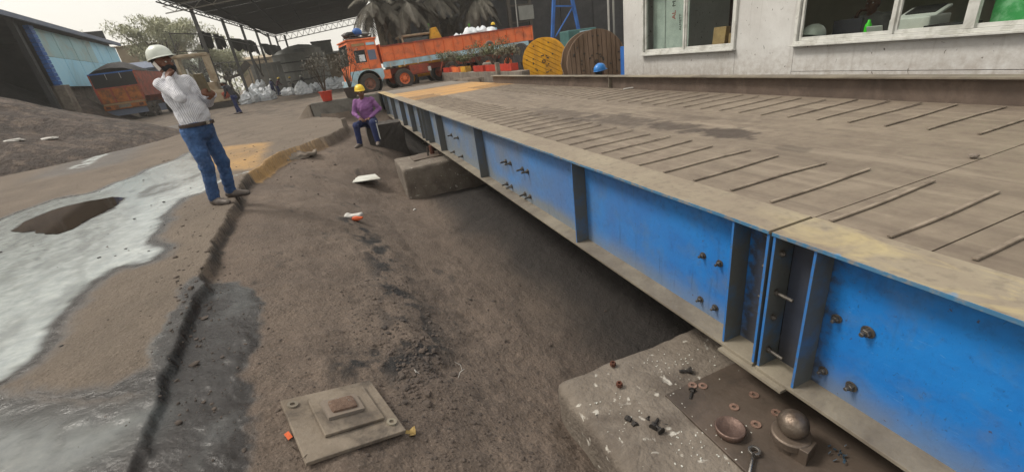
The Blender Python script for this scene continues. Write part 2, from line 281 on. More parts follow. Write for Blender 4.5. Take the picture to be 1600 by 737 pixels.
# ------------------------------------------------------------------ mesh helpers
class MB:
    def __init__(s): s.v = []; s.f = []; s.mi = []; s.cur = 0; s.T = Matrix()
    def add(s, vs, fs):
        o = len(s.v); T = s.T
        s.v += [tuple(T @ Vector(p)) for p in vs]; s.f += [tuple(i+o for i in f) for f in fs]; s.mi += [s.cur]*len(fs); return s
    def box(s, c, d, rz=0, R=None):
        x, y, z = d[0]/2, d[1]/2, d[2]/2
        R = R or Matrix.Rotation(rz, 3, 'Z'); c = Vector(c)
        vs = [c+R@Vector((a*x, b*y, e*z)) for e in (-1, 1) for a, b in ((-1, -1), (1, -1), (1, 1), (-1, 1))]
        return s.add(vs, [(3, 2, 1, 0), (4, 5, 6, 7), (0, 1, 5, 4), (1, 2, 6, 5), (2, 3, 7, 6), (3, 0, 4, 7)])
    def bar(s, a, b, w, h, up=(0, 0, 1)):
        a, b = Vector(a), Vector(b); d = (b-a); L = d.length; d.normalize(); u = Vector(up)
        sx = d.cross(u)
        if sx.length < 1e-4: sx = d.cross(Vector((1, 0, 0)))
        sx.normalize(); u = sx.cross(d); R = Matrix((sx, d, u)).transposed()
        return s.box((a+b)/2, (w, L, h), R=R)
    def ring(s, c, ax, r, n, ph=0, sq=None):
        ax = Vector(ax).normalized(); t = Vector((0, 0, 1)) if abs(ax.z) < .9 else Vector((1, 0, 0))
        u = ax.cross(t).normalized(); v = ax.cross(u); return [Vector(c)+(u*math.cos(ph+2*PI*i/n)+v*math.sin(ph+2*PI*i/n))*r for i in range(n)]
    def tube(s, pts, rs, n=8, cap=True):
        pts = [Vector(p) for p in pts]; rs = rs if hasattr(rs, '__len__') else [rs]*len(pts); vs = []
        ax0 = (pts[-1]-pts[0]).normalized()
        for i, p in enumerate(pts):
            ax = (pts[min(i+1, len(pts)-1)]-pts[max(i-1, 0)]).normalized()
            ref = Vector((0, 0, 1)) if abs(ax0.z) < .9 else Vector((1, 0, 0))
            u = ax.cross(ref).normalized(); v = ax.cross(u)
            vs += [p+(u*math.cos(2*PI*k/n)+v*math.sin(2*PI*k/n))*rs[i] for k in range(n)]
        fs = [(i*n+k, i*n+(k+1) % n, (i+1)*n+(k+1) % n, (i+1)*n+k) for i in range(len(pts)-1) for k in range(n)]
        if cap: fs += [tuple(range(n))[::-1], tuple(range((len(pts)-1)*n, len(pts)*n))]
        return s.add(vs, fs)
    def cyl(s, a, b, r, n=12, r2=None): return s.tube([a, b], [r, r if r2 is None else r2], n)
    def lathe(s, prof, n=16, c=(0, 0, 0), ax=(0, 0, 1)):   # prof: (r, h)
        ax = Vector(ax).normalized(); c = Vector(c); vs = []
        for r, h in prof: vs += s.ring(c+ax*h, ax, max(r, 1e-4), n)
        fs = [(i*n+k, i*n+(k+1) % n, (i+1)*n+(k+1) % n, (i+1)*n+k) for i in range(len(prof)-1) for k in range(n)]
        return s.add(vs, fs)
    def prism(s, poly, z0, z1, M4=None):
        n = len(poly); T = M4 or Matrix()
        vs = [T@Vector((x, y, z0)) for x, y in poly]+[T@Vector((x, y, z1)) for x, y in poly]
        return s.add(vs, [tuple(range(n))[::-1], tuple(range(n, 2*n))]+[(i, (i+1) % n, n+(i+1) % n, n+i) for i in range(n)])
    def quad(s, a, b, c, d): return s.add([a, b, c, d], [(0, 1, 2, 3)])
    def build(s, name, mats, parent=None, bevel=0, smooth=False, W=False, **props):
        me = bpy.data.meshes.new(name); v = s.v
        if W and parent is not None:
            I = world_of(parent).inverted(); v = [tuple(I@Vector(p)) for p in v]
        me.from_pydata(v, [], s.f)
        for m in (mats if isinstance(mats, list) else [mats]): me.materials.append(m)
        if len(me.materials) > 1: me.polygons.foreach_set('material_index', s.mi)
        if smooth: me.polygons.foreach_set('use_smooth', [True]*len(s.f))
        if len(s.f) > 5:
            b_ = bmesh.new(); b_.from_mesh(me); bmesh.ops.recalc_face_normals(b_, faces=b_.faces); b_.to_mesh(me); b_.free()
        me.update(); return link(name, me, parent, bevel, smooth, **props)
def world_of(o):
    m = o.matrix_basis.copy() if isinstance(o, bpy.types.Object) else Matrix()
    while o.parent: o = o.parent; m = o.matrix_basis@m
    return m
def link(name, me, parent=None, bevel=0, smooth=False, **props):
    o = bpy.data.objects.new(name, me); COL.objects.link(o)
    if parent is not None: o.parent = parent
    if bevel:
        b = o.modifiers.new('bevel', 'BEVEL'); b.width = bevel; b.segments = 2; b.limit_method = 'ANGLE'; b.angle_limit = .6
    for k, v in props.items(): o[k] = v
    return o
def thing(name, label, cat, loc=(0, 0, 0), rz=0, group=None):
    o = bpy.data.objects.new(name, None); COL.objects.link(o); o.location = loc; o.rotation_euler = (0, 0, rz)
    o.empty_display_size = .1; o['label'] = label; o['category'] = cat
    if group: o['group'] = group
    return o
def tag(o, label=None, cat=None, group=None, kind=None):
    for k, v in (('label', label), ('category', cat), ('group', group), ('kind', kind)):
        if v: o[k] = v
    return o
def inst(src, parent=None, M4=None, name=None):
    o = src.copy(); COL.objects.link(o)
    if parent is not None: o.parent = parent
    if M4 is not None: o.matrix_basis = M4
    return o
def dup(root, loc, rz=None, label=None, scale=None):
    def rec(o, par):
        c = o.copy(); COL.objects.link(c)
        if par is not None: c.parent = par
        for ch in [x for x in bpy.data.objects if x.parent == o]: rec(ch, c)
        return c
    c = rec(root, None); c.location = loc
    if rz is not None: c.rotation_euler = (0, 0, rz)
    if scale: c.scale = scale if hasattr(scale, '__len__') else (scale,)*3
    if label: c['label'] = label
    return c
# ------------------------------------------------------------------ numpy noise
_perm = rng.integers(0, 2**31-1, 4096)
def vnoise(x, y, seed=0):
    xi = np.floor(x).astype(np.int64); yi = np.floor(y).astype(np.int64); fx = x-xi; fy = y-yi
    fx = fx*fx*fx*(fx*(fx*6-15)+10); fy = fy*fy*fy*(fy*(fy*6-15)+10)
    def h(a, b):
        k = (a*73856093 ^ b*19349663 ^ (seed+11)*83492791) & 0x7fffffff
        k = (k ^ (k >> 13))*1274126177 & 0x7fffffff; k ^= k >> 16; return (k & 0xffff)/65535.*2-1
    return (h(xi, yi)*(1-fx)+h(xi+1, yi)*fx)*(1-fy)+(h(xi, yi+1)*(1-fx)+h(xi+1, yi+1)*fx)*fy
def fbm(x, y, o=5, seed=0, g=.5):
    r = 0; a = 1; t = 0
    for i in range(o): r = r+a*vnoise(x*2**i+i*17.3, y*2**i-i*9.1, seed+i); t += a; a *= g
    return r/t
def sst(x, a, b):
    t = np.clip((x-a)/(b-a), 0, 1); return t*t*(3-2*t)
def sdpoly(P, x, y):
    P = np.array(P, float)[:, :2]; d = np.full(x.shape, 1e9); ins = np.zeros(x.shape, bool)
    for i in range(len(P)):
        a = P[i-1]; b = P[i]; e = b-a; wx = x-a[0]; wy = y-a[1]
        t = np.clip((wx*e[0]+wy*e[1])/(e@e+1e-12), 0, 1); d = np.minimum(d, (wx-e[0]*t)**2+(wy-e[1]*t)**2)
        c = ((a[1] <= y) & (b[1] > y)) | ((b[1] <= y) & (a[1] > y))
        with np.errstate(divide='ignore', invalid='ignore'):
            xx = a[0]+(y-a[1])/(b[1]-a[1]+1e-12)*e[0]
        ins ^= c & (x < xx)
    return np.sqrt(d)*np.where(ins, -1, 1)
def sdline(P, x, y):
    P = np.array(P, float)[:, :2]; d = np.full(x.shape, 1e9)
    for a, b in zip(P[:-1], P[1:]):
        e = b-a; wx = x-a[0]; wy = y-a[1]; t = np.clip((wx*e[0]+wy*e[1])/(e@e+1e-12), 0, 1)
        d = np.minimum(d, (wx-e[0]*t)**2+(wy-e[1]*t)**2)
    return np.sqrt(d)
# ------------------------------------------------------------------ terrain
PIT = [(-.98, -4), (-1.04, 1.2), (-1.09, 1.71), (-1.17, 2.31), (-1.25, 3.2), (-1.38, 4.48), (-1.5, 6.2), (-1.64, 7.6), (-1.5, 8.1), (-1.42, 8.9), (-1.3, 9.5), (-.95, 10.0),
       (-.3, 11.0), (0, 11.9), (.1, 13), (-.1, 15), (-.88, 16.95), (1.48, 16.95), (1.48, 18.4), (4.9, 18.4), (4.9, -4)]
_pd = [0, .3, .7, 1.2, 1.8, 2.3, 2.7, 9]; _ph = [0, .06, .18, .42, .78, .97, 1.02, 1.06]
def hgt(x, y):
    x = np.asarray(x, float); y = np.asarray(y, float)
    d = -sdpoly(PIT, x+.05*fbm(x*5, y*5, 4, 3), y+.05*fbm(x*5+9, y*5, 4, 4))
    ramp = np.interp(y, [16.9, 19, 23, 28, 36], [.41, .41, .12, .1, 0])*sst(x, -1.5, -.9)*(y > 16.9)
    out = ramp+.012*fbm(x*1.3, y*1.3, 5, 1)+.006*fbm(x*14, y*14, 3, 2)+.10*fbm(x*.12, y*.12, 3, 8)*sst(np.hypot(x, y), 14, 40)
    stp = np.interp(y, [1.5, 2.2, 3.4, 6.8, 7.6, 9.5, 12], [.025, .045, .085, .12, .16, .2, .22])
    rough = .03*fbm(x*2.2, y*2.2, 5, 5, .5)+.012*np.abs(fbm(x*7, y*7, 4, 6))+.006*fbm(x*26, y*26, 3, 7)
    rough = rough*sst(d, 0, .4)
    ins = -stp*sst(d+.010*fbm(x*19, y*19, 3, 77)+.02*fbm(x*3, y*3, 2, 78), 0, .035)-np.interp(np.maximum(d, 0), _pd, _ph)*np.interp(x, [1.3, 3], [1, 1.])+rough
    ins = ins+.04*sst(sdline([(.15, 5.2), (.05, 3.4), (.15, 2.6)], x, y), .35, 0)
    return np.where(d > 0, ins, out)
def H1(x, y): return float(hgt(np.array([x]), np.array([y]))[0])
def G(px, py):          # where the view ray meets the ground
    r = ray(px, py); ts = np.geomspace(.8, 120, 900); P = C0[None]+r[None]*ts[:, None]
    k = np.argmax(P[:, 2] < hgt(P[:, 0], P[:, 1])); lo, hi = ts[max(k-1, 0)], ts[k]
    for _ in range(14):
        m = (lo+hi)/2; q = C0+r*m
        if q[2] < H1(q[0], q[1]): hi = m
        else: lo = m
    return C0+r*hi
def Z0(pts): return [gz(a, b, 0)[:2] for a, b in pts]
R_ = np.concatenate([np.geomspace(.55, 60, 640), np.geomspace(62, 255, 20)])
az = np.concatenate([np.radians(np.linspace(-62, 80, 720)), np.radians(np.linspace(83, 295, 40))])
RR, AA = np.meshgrid(R_, az, indexing='ij'); gxv = RR*np.sin(AA); gyv = RR*np.cos(AA); gzv = hgt(gxv, gyv)
nr, na = RR.shape
verts = np.stack([gxv, gyv, gzv], -1).reshape(-1, 3); verts = np.vstack([verts, [[0, 0, -.3]]])
ii, jj = np.meshgrid(np.arange(nr-1), np.arange(na), indexing='ij'); j2 = (jj+1) % na
quads = np.stack([ii*na+jj, (ii+1)*na+jj, (ii+1)*na+j2, ii*na+j2], -1).reshape(-1, 4)[:, ::-1]
tri = [(nr*na, (j+1) % na, j) for j in range(na)]
me = bpy.data.meshes.new('ground')
nq = len(quads); me.vertices.add(len(verts)); me.vertices.foreach_set('co', verts.ravel())
me.loops.add(nq*4+len(tri)*3); me.polygons.add(nq+len(tri))
me.loops.foreach_set('vertex_index', np.concatenate([quads.ravel(), np.array(tri).ravel()]))
me.polygons.foreach_set('loop_start', np.concatenate([np.arange(nq)*4, nq*4+np.arange(len(tri))*3]))
me.polygons.foreach_set('use_smooth', np.ones(nq+len(tri), bool)); me.update(calc_edges=True); me.validate()
# masks
x = gxv.ravel(); y = gyv.ravel()
wx = x+.10*fbm(x*1.8, y*1.8, 5, 21, .6); wy = y+.22*fbm(x*1.5+5, y*1.5, 5, 22, .6)
nz = fbm(x*3, y*1.2, 5, 23, .6); nz2 = fbm(x*9, y*5, 4, 24, .6)
S_up = Z0([(-500, 520), (-60, 372), (0, 343), (45, 325), (90, 310), (150, 300), (203, 278), (240, 262), (277, 249), (302, 236), (300, 250), (318, 262), (330, 286), (321, 297), (285, 310), (252, 339), (228, 371), (246, 388), (228, 408), (179, 420), (134, 449), (114, 469), (69, 528), (50, 556), (0, 580), (-60, 600), (-500, 700)])
S_lo = Z0([(-500, 740), (-80, 610), (0, 592), (60, 598), (120, 602), (200, 612), (262, 600), (290, 590), (282, 620), (262, 650), (210, 690), (150, 740), (60, 860), (-500, 1100)])
slurry = np.maximum(sst(-sdpoly(S_up, wx, wy), -.03, .06)*(.8+.2*np.clip(nz+nz2, -1, 1)), .30*sst(-sdpoly(S_lo, wx, wy), -.05, .3))
s_str = 0
for ln, wd in (([(208, 208), (228, 206), (252, 202)], .14), ([(160, 225), (185, 221), (218, 216)], .2), ([(120, 262), (150, 246), (178, 234), (195, 222)], .12), ([(318, 296), (350, 280), (392, 266)], .03)):
    s_str = np.maximum(s_str, sst(sdline(Z0(ln), wx, wy), wd*2, wd*.6))
slurry = np.maximum(slurry, s_str*sst(nz2, -.25, .1))
streaks = sst(nz+nz2*.5, .18, .5)
slurry = slurry*(1-.35*streaks*(s_str < .5))
inner = Z0([(200, 300), (290, 278), (330, 262), (332, 270), (280, 292), (215, 312)])
slurry = slurry*(1-.8*sst(-sdpoly(inner, wx, wy), -.1, .1)*sst(nz, -.3, .2))
pud = Z0([(15, 360), (40, 345), (80, 328), (130, 316), (178, 307), (192, 309), (178, 324), (140, 341), (112, 358), (85, 366), (60, 361), (30, 364)])
pudm = sst(-sdpoly(pud, wx, y+.1*fbm(x*2, y*2, 4, 29)), -.02, .02)
W_pit = [gz(a, b, -.15)[:2] for a, b in [(292, 470), (318, 452), (350, 442), (404, 437), (420, 482), (413, 520), (396, 560), (412, 620), (402, 680), (380, 780), (330, 900), (60, 900), (130, 750), (205, 690), (250, 640), (270, 590), (284, 520)]]
W_isl = Z0([(255, 345), (285, 352), (262, 372), (228, 372)])
W_bnd = Z0([(55, 575), (120, 588), (200, 575), (250, 552), (278, 575), (262, 625), (160, 610), (50, 600)])
sup = -sdpoly(S_up, wx, wy); wet = sst(sup+.05*nz2, -.2, -.04)
wet = np.maximum(wet, sst(-sdpoly(W_pit, x+.9*(wx-x)+.05*nz2, y+.9*(wy-y)+.06*nz2), -.02, .03))
wet = np.maximum(wet, sst(-sdpoly(W_bnd, wx, wy), -.04, .06)); wet = np.maximum(wet, sst(-sdpoly(S_lo, wx, wy), -.1, .05))
wet = np.maximum(wet, sst(sdline(Z0([(130, 262), (190, 226), (260, 200)]), wx, wy), 1.4, .4)*.6)
wpit = sst(-sdpoly(W_pit, x+.9*(wx-x)+.05*nz2, y+.9*(wy-y)+.06*nz2), -.02, .03)
slurry = np.maximum(slurry, wpit*.08*sst(nz+nz2*.6, -.1, .5))
slurry = slurry*(1-pudm)
fl = fbm(wx*7+wy*2.2, wy*1.1-wx*.3, 4, 33, .6); slurry = slurry*(1-.22*sst(fl, .12, .38))
flat = np.clip(sst(-sdpoly(S_up, wx, wy), -.05, .12), 0, 1); zz_ = verts[:-1, 2]; zz_ = zz_*(1-flat)+(.0-.006)*flat; verts[:-1, 2] = zz_; me.vertices.foreach_set('co', verts.ravel()); me.update()
Yp = Z0([(262, 262), (300, 246), (345, 229), (415, 221), (425, 222), (412, 262), (372, 266), (330, 268), (300, 262)])
yel = sst(-sdpoly(Yp, wx, wy), -.1, .25)*(.65+.5*nz)
dpit = -sdpoly(PIT, x+.05*fbm(x*5, y*5, 4, 3), y+.05*fbm(x*5+9, y*5, 4, 4))
yf = (dpit > -.06)*(dpit < .11)*(((y > 7.75)*(y < 10.6)))*1.; yel = np.maximum(yel, yf*np.interp(y, [7.7, 9.2, 10.4], [1, .9, .3])*(.75+.25*nz))
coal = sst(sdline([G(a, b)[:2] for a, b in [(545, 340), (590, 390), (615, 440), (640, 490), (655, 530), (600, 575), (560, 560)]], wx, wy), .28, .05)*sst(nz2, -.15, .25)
coal = np.maximum(coal, .9*sst(x+.25*nz, .75, 1.75)*(dpit > 0)*(y < 16)); coal = np.maximum(coal, .45*sst(y, 17, 26)*sst(nz, -.2, .4))  # under-girder coal mask also paints in the girder's soft shadow
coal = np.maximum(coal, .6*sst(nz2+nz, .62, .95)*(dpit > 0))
coal = np.maximum(coal, .8*sst(dpit, -.005, .01)*sst(dpit, .07, .03)*(y < 7.7)*sst(nz2, -.5, .1)); slab = (dpit < 0)*1.; RUTS = [[(-5.66, 9.57), (-5.84, 12.21), (-5.68, 14.85), (-4.79, 17.49)], [(-6.53, 11.22), (-6.75, 13.74), (-6.74, 16.93), (-5.97, 20.52)], [(-5.04, 14.25), (-4.19, 15.06), (-2.8, 17.33)], [(-5.92, 18.86), (-4.7, 19.74), (-1.46, 19.45)], [(-6.39, 24.0), (-3.8, 24.62), (-0.21, 22.95)]]; ruts = 0  # coal tone along the slab edge paints shade into the crevice
for l_ in RUTS: ruts = np.maximum(ruts, sst(sdline(l_, wx, wy), .34, .06)*(.6+.6*nz))
track = sst(np.abs(np.sin((x*.93+y*.37)*1.1+nz)), .25, 0)*sst(y, 9, 14)*slab; track = np.maximum(track, np.clip(ruts, 0, 1)*slab)
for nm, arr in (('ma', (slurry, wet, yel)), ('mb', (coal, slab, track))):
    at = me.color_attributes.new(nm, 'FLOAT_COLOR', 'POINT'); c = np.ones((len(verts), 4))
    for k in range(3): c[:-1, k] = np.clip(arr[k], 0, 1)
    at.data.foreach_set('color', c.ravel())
n = NT('earth'); v = n.pos(); A = n.attr('ma'); B = n.attr('mb')
f = n.noise(v, 1.1, 8, .62, .2); f2 = n.noise(v, 9, 7, .65); f3 = n.noise(v, 75, 6, .7); vo = n.vor(v, 46)
pitc = n.mix(n.mr(f, .3, .7), hx('#706256'), hx('#594d44')); pitc = n.mix(n.mr(f2, .45, .72, 0, .45), pitc, hx('#4a423b'))
slabc = n.mix(n.mr(f, .3, .7), hx('#74685b'), hx('#5f554a')); slabc = n.mix(n.mr(f2, .42, .7, 0, .5), slabc, hx('#5e5349'))
col = n.mix(B[1], pitc, slabc); col = n.mix(n.mr(f3, .54, .68, 0, .5), col, hx('#94867a')); col = n.mix(n.mr(f3, .46, .34, 0, .55), col, hx('#423933')); col = n.mix(n.mr(vo, .12, .02, 0, .5), col, hx('#3f3833'))
col = n.mix(n.math('MULTIPLY', B[2], .55), col, hx('#4f463e')); col = n.mix(B[0], col, hx('#262423'))  # coal tint, near black to carry the painted under-girder shade too
col = n.mix(n.math('MULTIPLY', A[2], n.mr(f2, .3, .6, .6, 1)), col, hx('#b58f58'))
wetc = n.mix(1., col, (.13, .14, .16, 1), 'MULTIPLY'); col = n.mix(A[1], col, wetc)
sl = n.mix(n.mr(f2, .3, .7), hx('#bcc2be'), hx('#979fa0')); col = n.mix(A[0], col, sl)
rg = n.math('SUBTRACT', .92, n.math('MULTIPLY', A[1], n.mr(f2, .3, .7, .74, .60))); rg = n.math('SUBTRACT', rg, n.math('MULTIPLY', A[0], .24))
hb = n.math('ADD', n.math('MULTIPLY', f2, 1.), n.math('ADD', n.math('MULTIPLY', f3, .5), n.math('MULTIPLY', vo, .25)))
bs = n.bump(hb, .75, .03); nb = bs.node; n.put(nb.inputs['Strength'], n.math('MAXIMUM', .08, n.math('SUBTRACT', n.math('SUBTRACT', .9, n.math('MULTIPLY', A[0], .85)), n.math('MULTIPLY', A[1], .55))))
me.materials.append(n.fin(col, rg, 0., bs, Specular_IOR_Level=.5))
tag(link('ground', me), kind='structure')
# puddle water
pb = MB(); pc = np.mean(np.array(pud), 0)
pr = []
for k in range(72):
    a = 2*PI*k/72; ps = np.array(pud)
    pr.append(None)
PP = np.array(pud); dens = []
for i in range(len(PP)):
    a_, b_ = PP[i-1], PP[i]
    for t in np.linspace(0, 1, 9)[:-1]: q = a_+(b_-a_)*t; q = q+.05*np.array([vnoise(q[:1]*6, q[1:]*6, 41)[0], vnoise(q[:1]*6, q[1:]*6, 42)[0]]); dens.append((q[0], q[1]))
zp = -.002
pb.add([(a_, b_, zp) for a_, b_ in dens], [tuple(range(len(dens)))[::-1]])
n = NT('muddy_water'); v = n.pos(); wn = n.noise(v, 3, 3)
pbm = n.fin(n.mix(n.mr(wn, .3, .7), hx('#2e2721'), hx('#3d342c')), .06, 0., n.bump(wn, .03, .01), Specular_IOR_Level=.35)
tag(pb.build('puddle', pbm), kind='structure')
# ================================================================== WEIGHBRIDGE
DZ = .405; GB = -.336; XE = 1.56; XW = 1.69; YEND = 18.26
wbr = thing('weighbridge', 'long steel weighbridge platform with blue side girder and dusty ribbed deck on concrete piers', 'weighbridge', (3, 8, GB))
def wb(mb, name, m, parent=wbr, **k): return mb.build(name, m, parent, W=True, **k)
def hexb(r, L, nut=True, n=6):      # bolt along +x local, head at 0
    b = MB(); b.lathe([(0, 0), (r*1.45, 0), (r*1.5, .003), (r*1.45, .005), (0, .005)], 14, ax=(1, 0, 0))
    b.lathe([(0, .005), (r, .005), (r, .005+r*.85), (r*.85, .005+r), (0, .005+r)], 6, ax=(1, 0, 0))
    b.lathe([(0, r), (r*.55, r), (r*.55, r+L), (r*.45, r+L+.003), (0, r+L+.003)], 10, ax=(1, 0, 0)); return b
bolt_src = {}
def place_bolt(parent, p, d=(-1, 0, 0), r=.016, L=.03, name='bolt', m='bolt', tilt=0):
    key = (round(r, 3), round(L, 3), m)
    if key not in bolt_src: bolt_src[key] = hexb(r, L)
    b = bolt_src[key]; q = Vector((1, 0, 0)).rotation_difference(Vector(d).normalized()); T = Matrix.Translation(p)@q.to_matrix().to_4x4()@Matrix.Rotation(random.random(), 4, 'X')
    me = bolt_src.get(key+('me',))
    I = world_of(parent).inverted() if parent is not None else Matrix()
    if me is None:
        o = b.build(name, M[m], parent); bolt_src[key+('me',)] = o.data
    else:
        o = link(name, me, parent)
    o.matrix_basis = I@T; return o
secs = [(-2.5, 1.150, [.97, -.6], []), (1.166, 9.40, [1.36, 2.91, 5.55, 7.95, 9.05], []), (9.42, YEND, [9.8, 11.1, 12.6, 14.6, 16.6, 18.1], [])]
webs = []
for k, (y0, y1, sts, _) in enumerate(secs):
    m_ = MB().box((XW+.006, (y0+y1)/2, (DZ+GB)/2), (.012, y1-y0-.03, DZ-GB-.036)); wo_ = wb(m_, 'girder_web', M['girder']); webs.append(wo_)
    m_ = MB()
    N = max(2, int((y1-y0)/.25))
    vs = []
    for i in range(N+1):
        yy = y0+(y1-y0)*i/N; wv = .0025*math.sin(i*1.7)+random.uniform(-.0015, .0015)
        for (xx, zz) in ((XE+wv, DZ-.018), (1.818, DZ-.018), (1.818, DZ), (XE+wv, DZ)): vs.append((xx, yy, zz))
    fs = [(a*4+b, a*4+(b+1) % 4, (a+1)*4+(b+1) % 4, (a+1)*4+b) for a in range(N) for b in range(4)]+[(3, 2, 1, 0), (N*4, N*4+1, N*4+2, N*4+3)]
    m_.add(vs, [f[::-1] for f in fs]); wb(m_, 'top_flange', M['flange'], wo_, bevel=.002)
    wb(MB().box((1.69, (y0+y1)/2, GB+.009), (.26, y1-y0, .018)), 'bottom_flange', M['steel_dust'], wo_, bevel=.002)
    zc, zh = (DZ+GB)/2, DZ-GB-.037
    for yy in sts: wb(MB().box(((XE+XW)/2+.006, yy, zc), (XW-XE-.014, .012, zh)), 'stiffener', M['stiff'], wo_, bevel=.0015)
    for yy in (y0+.007, y1-.007): wb(MB().box(((XE+XW)/2+.004, yy, zc), (XW-XE-.01, .013, zh)), 'end_plate', M['stiff'], wo_, bevel=.0015)
for px, py, r in [(1308, 497, .014), (1357, 518, .018), (1287, 578, .014), (1331, 603, .016), (1099, 399, .014), (1125, 411, .014), (1095, 467, .014), (1118, 480, .014),
                  (791, 252, .02), (798, 255, .02), (817, 264, .02), (825, 268, .02), (793, 287, .02), (800, 291, .02), (821, 303, .02), (829, 307, .02),
                  (706, 211, .022), (716, 215, .022), (710, 237, .022), (723, 244, .022), (661, 197, .022), (665, 222, .022), (634, 180, .022), (640, 201, .022), (616, 170, .022), (620, 184, .022)]:
    p = gx(px, py, XW-.001); k = 0 if p[1] < 1.15 else (1 if p[1] < 9.4 else 2)
    place_bolt(webs[k], Vector(p), (-1, random.uniform(-.1, .1), random.uniform(-.08, .02)), r, .02 if r < .019 else .055)
for px, py, L in [(1214, 397, .006), (1212, 455, .07), (1202, 495, .006), (1196, 545, .065)]:
    p = gy(px, py, 1.142); place_bolt(webs[0], Vector((1.615, 1.142, p[2])), (0, -1, -.05), .015, L)
for px, py in [(1178, 381), (1170, 430), (1165, 478)]:
    p = gy(px, py, 1.2); place_bolt(webs[1], Vector((1.63, 1.183, p[2])), (0, 1, 0), .014, .03)
# lower splice plate under the joint
wb(MB().box((1.63, 1.17, GB-.008), (.2, .36, .014)), 'splice_plate', M['steel_dust'])
ys = [-2.5, .735, 1.157, 5.2, 9.41, 13.4, YEND]
for a, b in zip(ys[:-1], ys[1:]):
    wb(MB().box((3.21, (a+b)/2, DZ-.012), (2.776, b-a-.006, .012)), 'deck_plate', M['deck'], bevel=.0015)
wb(MB().box((3.19, 8, DZ-.03), (2.7, 20.4, .012)), 'deck_underlay', M['steel_dark'])
for yy in np.arange(-2, 18.2, 1.6): wb(MB().box((3.15, yy, .19), (2.7, .1, .34)), 'cross_beam', M['steel_dark'])
wb(MB().box((4.55, 7.9, (DZ+GB)/2-.03), (.012, 20.6, DZ-GB-.06)), 'far_girder_web', M['girder'])  # unseen web, added with the cross beams for shadow under the deck
strip_me = []
for v_ in range(3):
    m_ = MB(); N = 6; vs = []
    for i in range(N+1):
        t = i/N; off = .012*math.sin(t*4+v_*2)*t; lift = .004*(t**3)*(v_ == 1)
        for xx, zz in ((-.009, 0), (.009, 0), (.007, .0055), (-.007, .0055)): vs.append((t, off+xx, zz+lift))
    m_.add(vs, [(a*4+b, (a+1)*4+b, (a+1)*4+(b+1) % 4, a*4+(b+1) % 4) for a in range(N) for b in range(4)]+[(0, 1, 2, 3), (N*4+3, N*4+2, N*4+1, N*4)])
    strip_me.append(m_)
sm = []
I = world_of(wbr).inverted()
for k in range(-4, 49):
    for x0, L, dy in ((1.832, .72, 0), (3.60, .90, .02)):
        yy = .875+k*.2525+(-.04 if k == 1 and x0 < 2 else 0)+random.uniform(-.01, .01)
        if yy > 12.6: continue
        v_ = random.randrange(3)
        if len(sm) < 3:
            o = strip_me[len(sm)].build('anti_skid_strip', M['strip'], wbr); sm.append(o.data)
        else: o = link('anti_skid_strip', sm[v_], wbr)
        o.matrix_basis = I@Matrix.Translation((x0+random.uniform(-.015, .02), yy+dy, DZ+.0005))@Matrix.Rotation(random.uniform(-.018, .018), 4, 'Z')@Matrix.Diagonal((L+random.uniform(-.05, .04), 1, 1, 1))
# kerb channel on the office side
for y0, y1 in ((-3, 6.78), (6.80, 13.1)):
    kb = wb(MB().box((4.607, (y0+y1)/2, .48), (.012, y1-y0, .228)), 'kerb_web', M['kerbweb'])
    wb(MB().box((4.60, (y0+y1)/2, .602), (.16, y1-y0, .016)), 'kerb_flange', M['steel_dust'], kb, bevel=.002)
wb(MB().box((4.57, 6.79, .5), (.06, .014, .186)), 'kerb_stiffener', M['steel_dust'])
# hose of sealant, loose stone and rod on the deck are things of their own
def loose(name, label, cat, mb, m, p, rz=0, group=None, bevel=0, smooth=False):
    o = mb.build(name, m, None, bevel=bevel, smooth=smooth); o.location = p; o.rotation_euler[2] = rz; return tag(o, label, cat, group)
def lump(r, seed, sq=(1, 1, .6), n=9):
    m_ = MB(); rs = random.Random(seed); prof = []
    vs = []; N = n; K = 5
    for i in range(K+1):
        th = PI*i/K
        for j in range(N):
            q = r*(1+rs.uniform(-.22, .22)) if 0 < i < K else r
            vs.append((q*math.sin(th)*math.cos(2*PI*j/N)*sq[0], q*math.sin(th)*math.sin(2*PI*j/N)*sq[1], q*math.cos(th)*sq[2]))
    m_.add(vs, [(i*N+j, (i+1)*N+j, (i+1)*N+(j+1) % N, i*N+(j+1) % N) for i in range(K) for j in range(N)]); return m_
p = gz(1521, 246, DZ); loose('stone', 'small grey stone lying on the deck joint at right', 'stone', lump(.022, 3), M['concrete'], (p[0], p[1], DZ+.010))
p = gz(985, 139, DZ); a_ = MB().tube([(-.12, .02, .012), (0, -.01, .014), (.14, -.05, .012)], [.012, .014, .010], 6)
loose('stick', 'pale bent stick lying on the deck near the far kerb', 'stick', a_, M['paper'], (p[0], p[1], DZ))

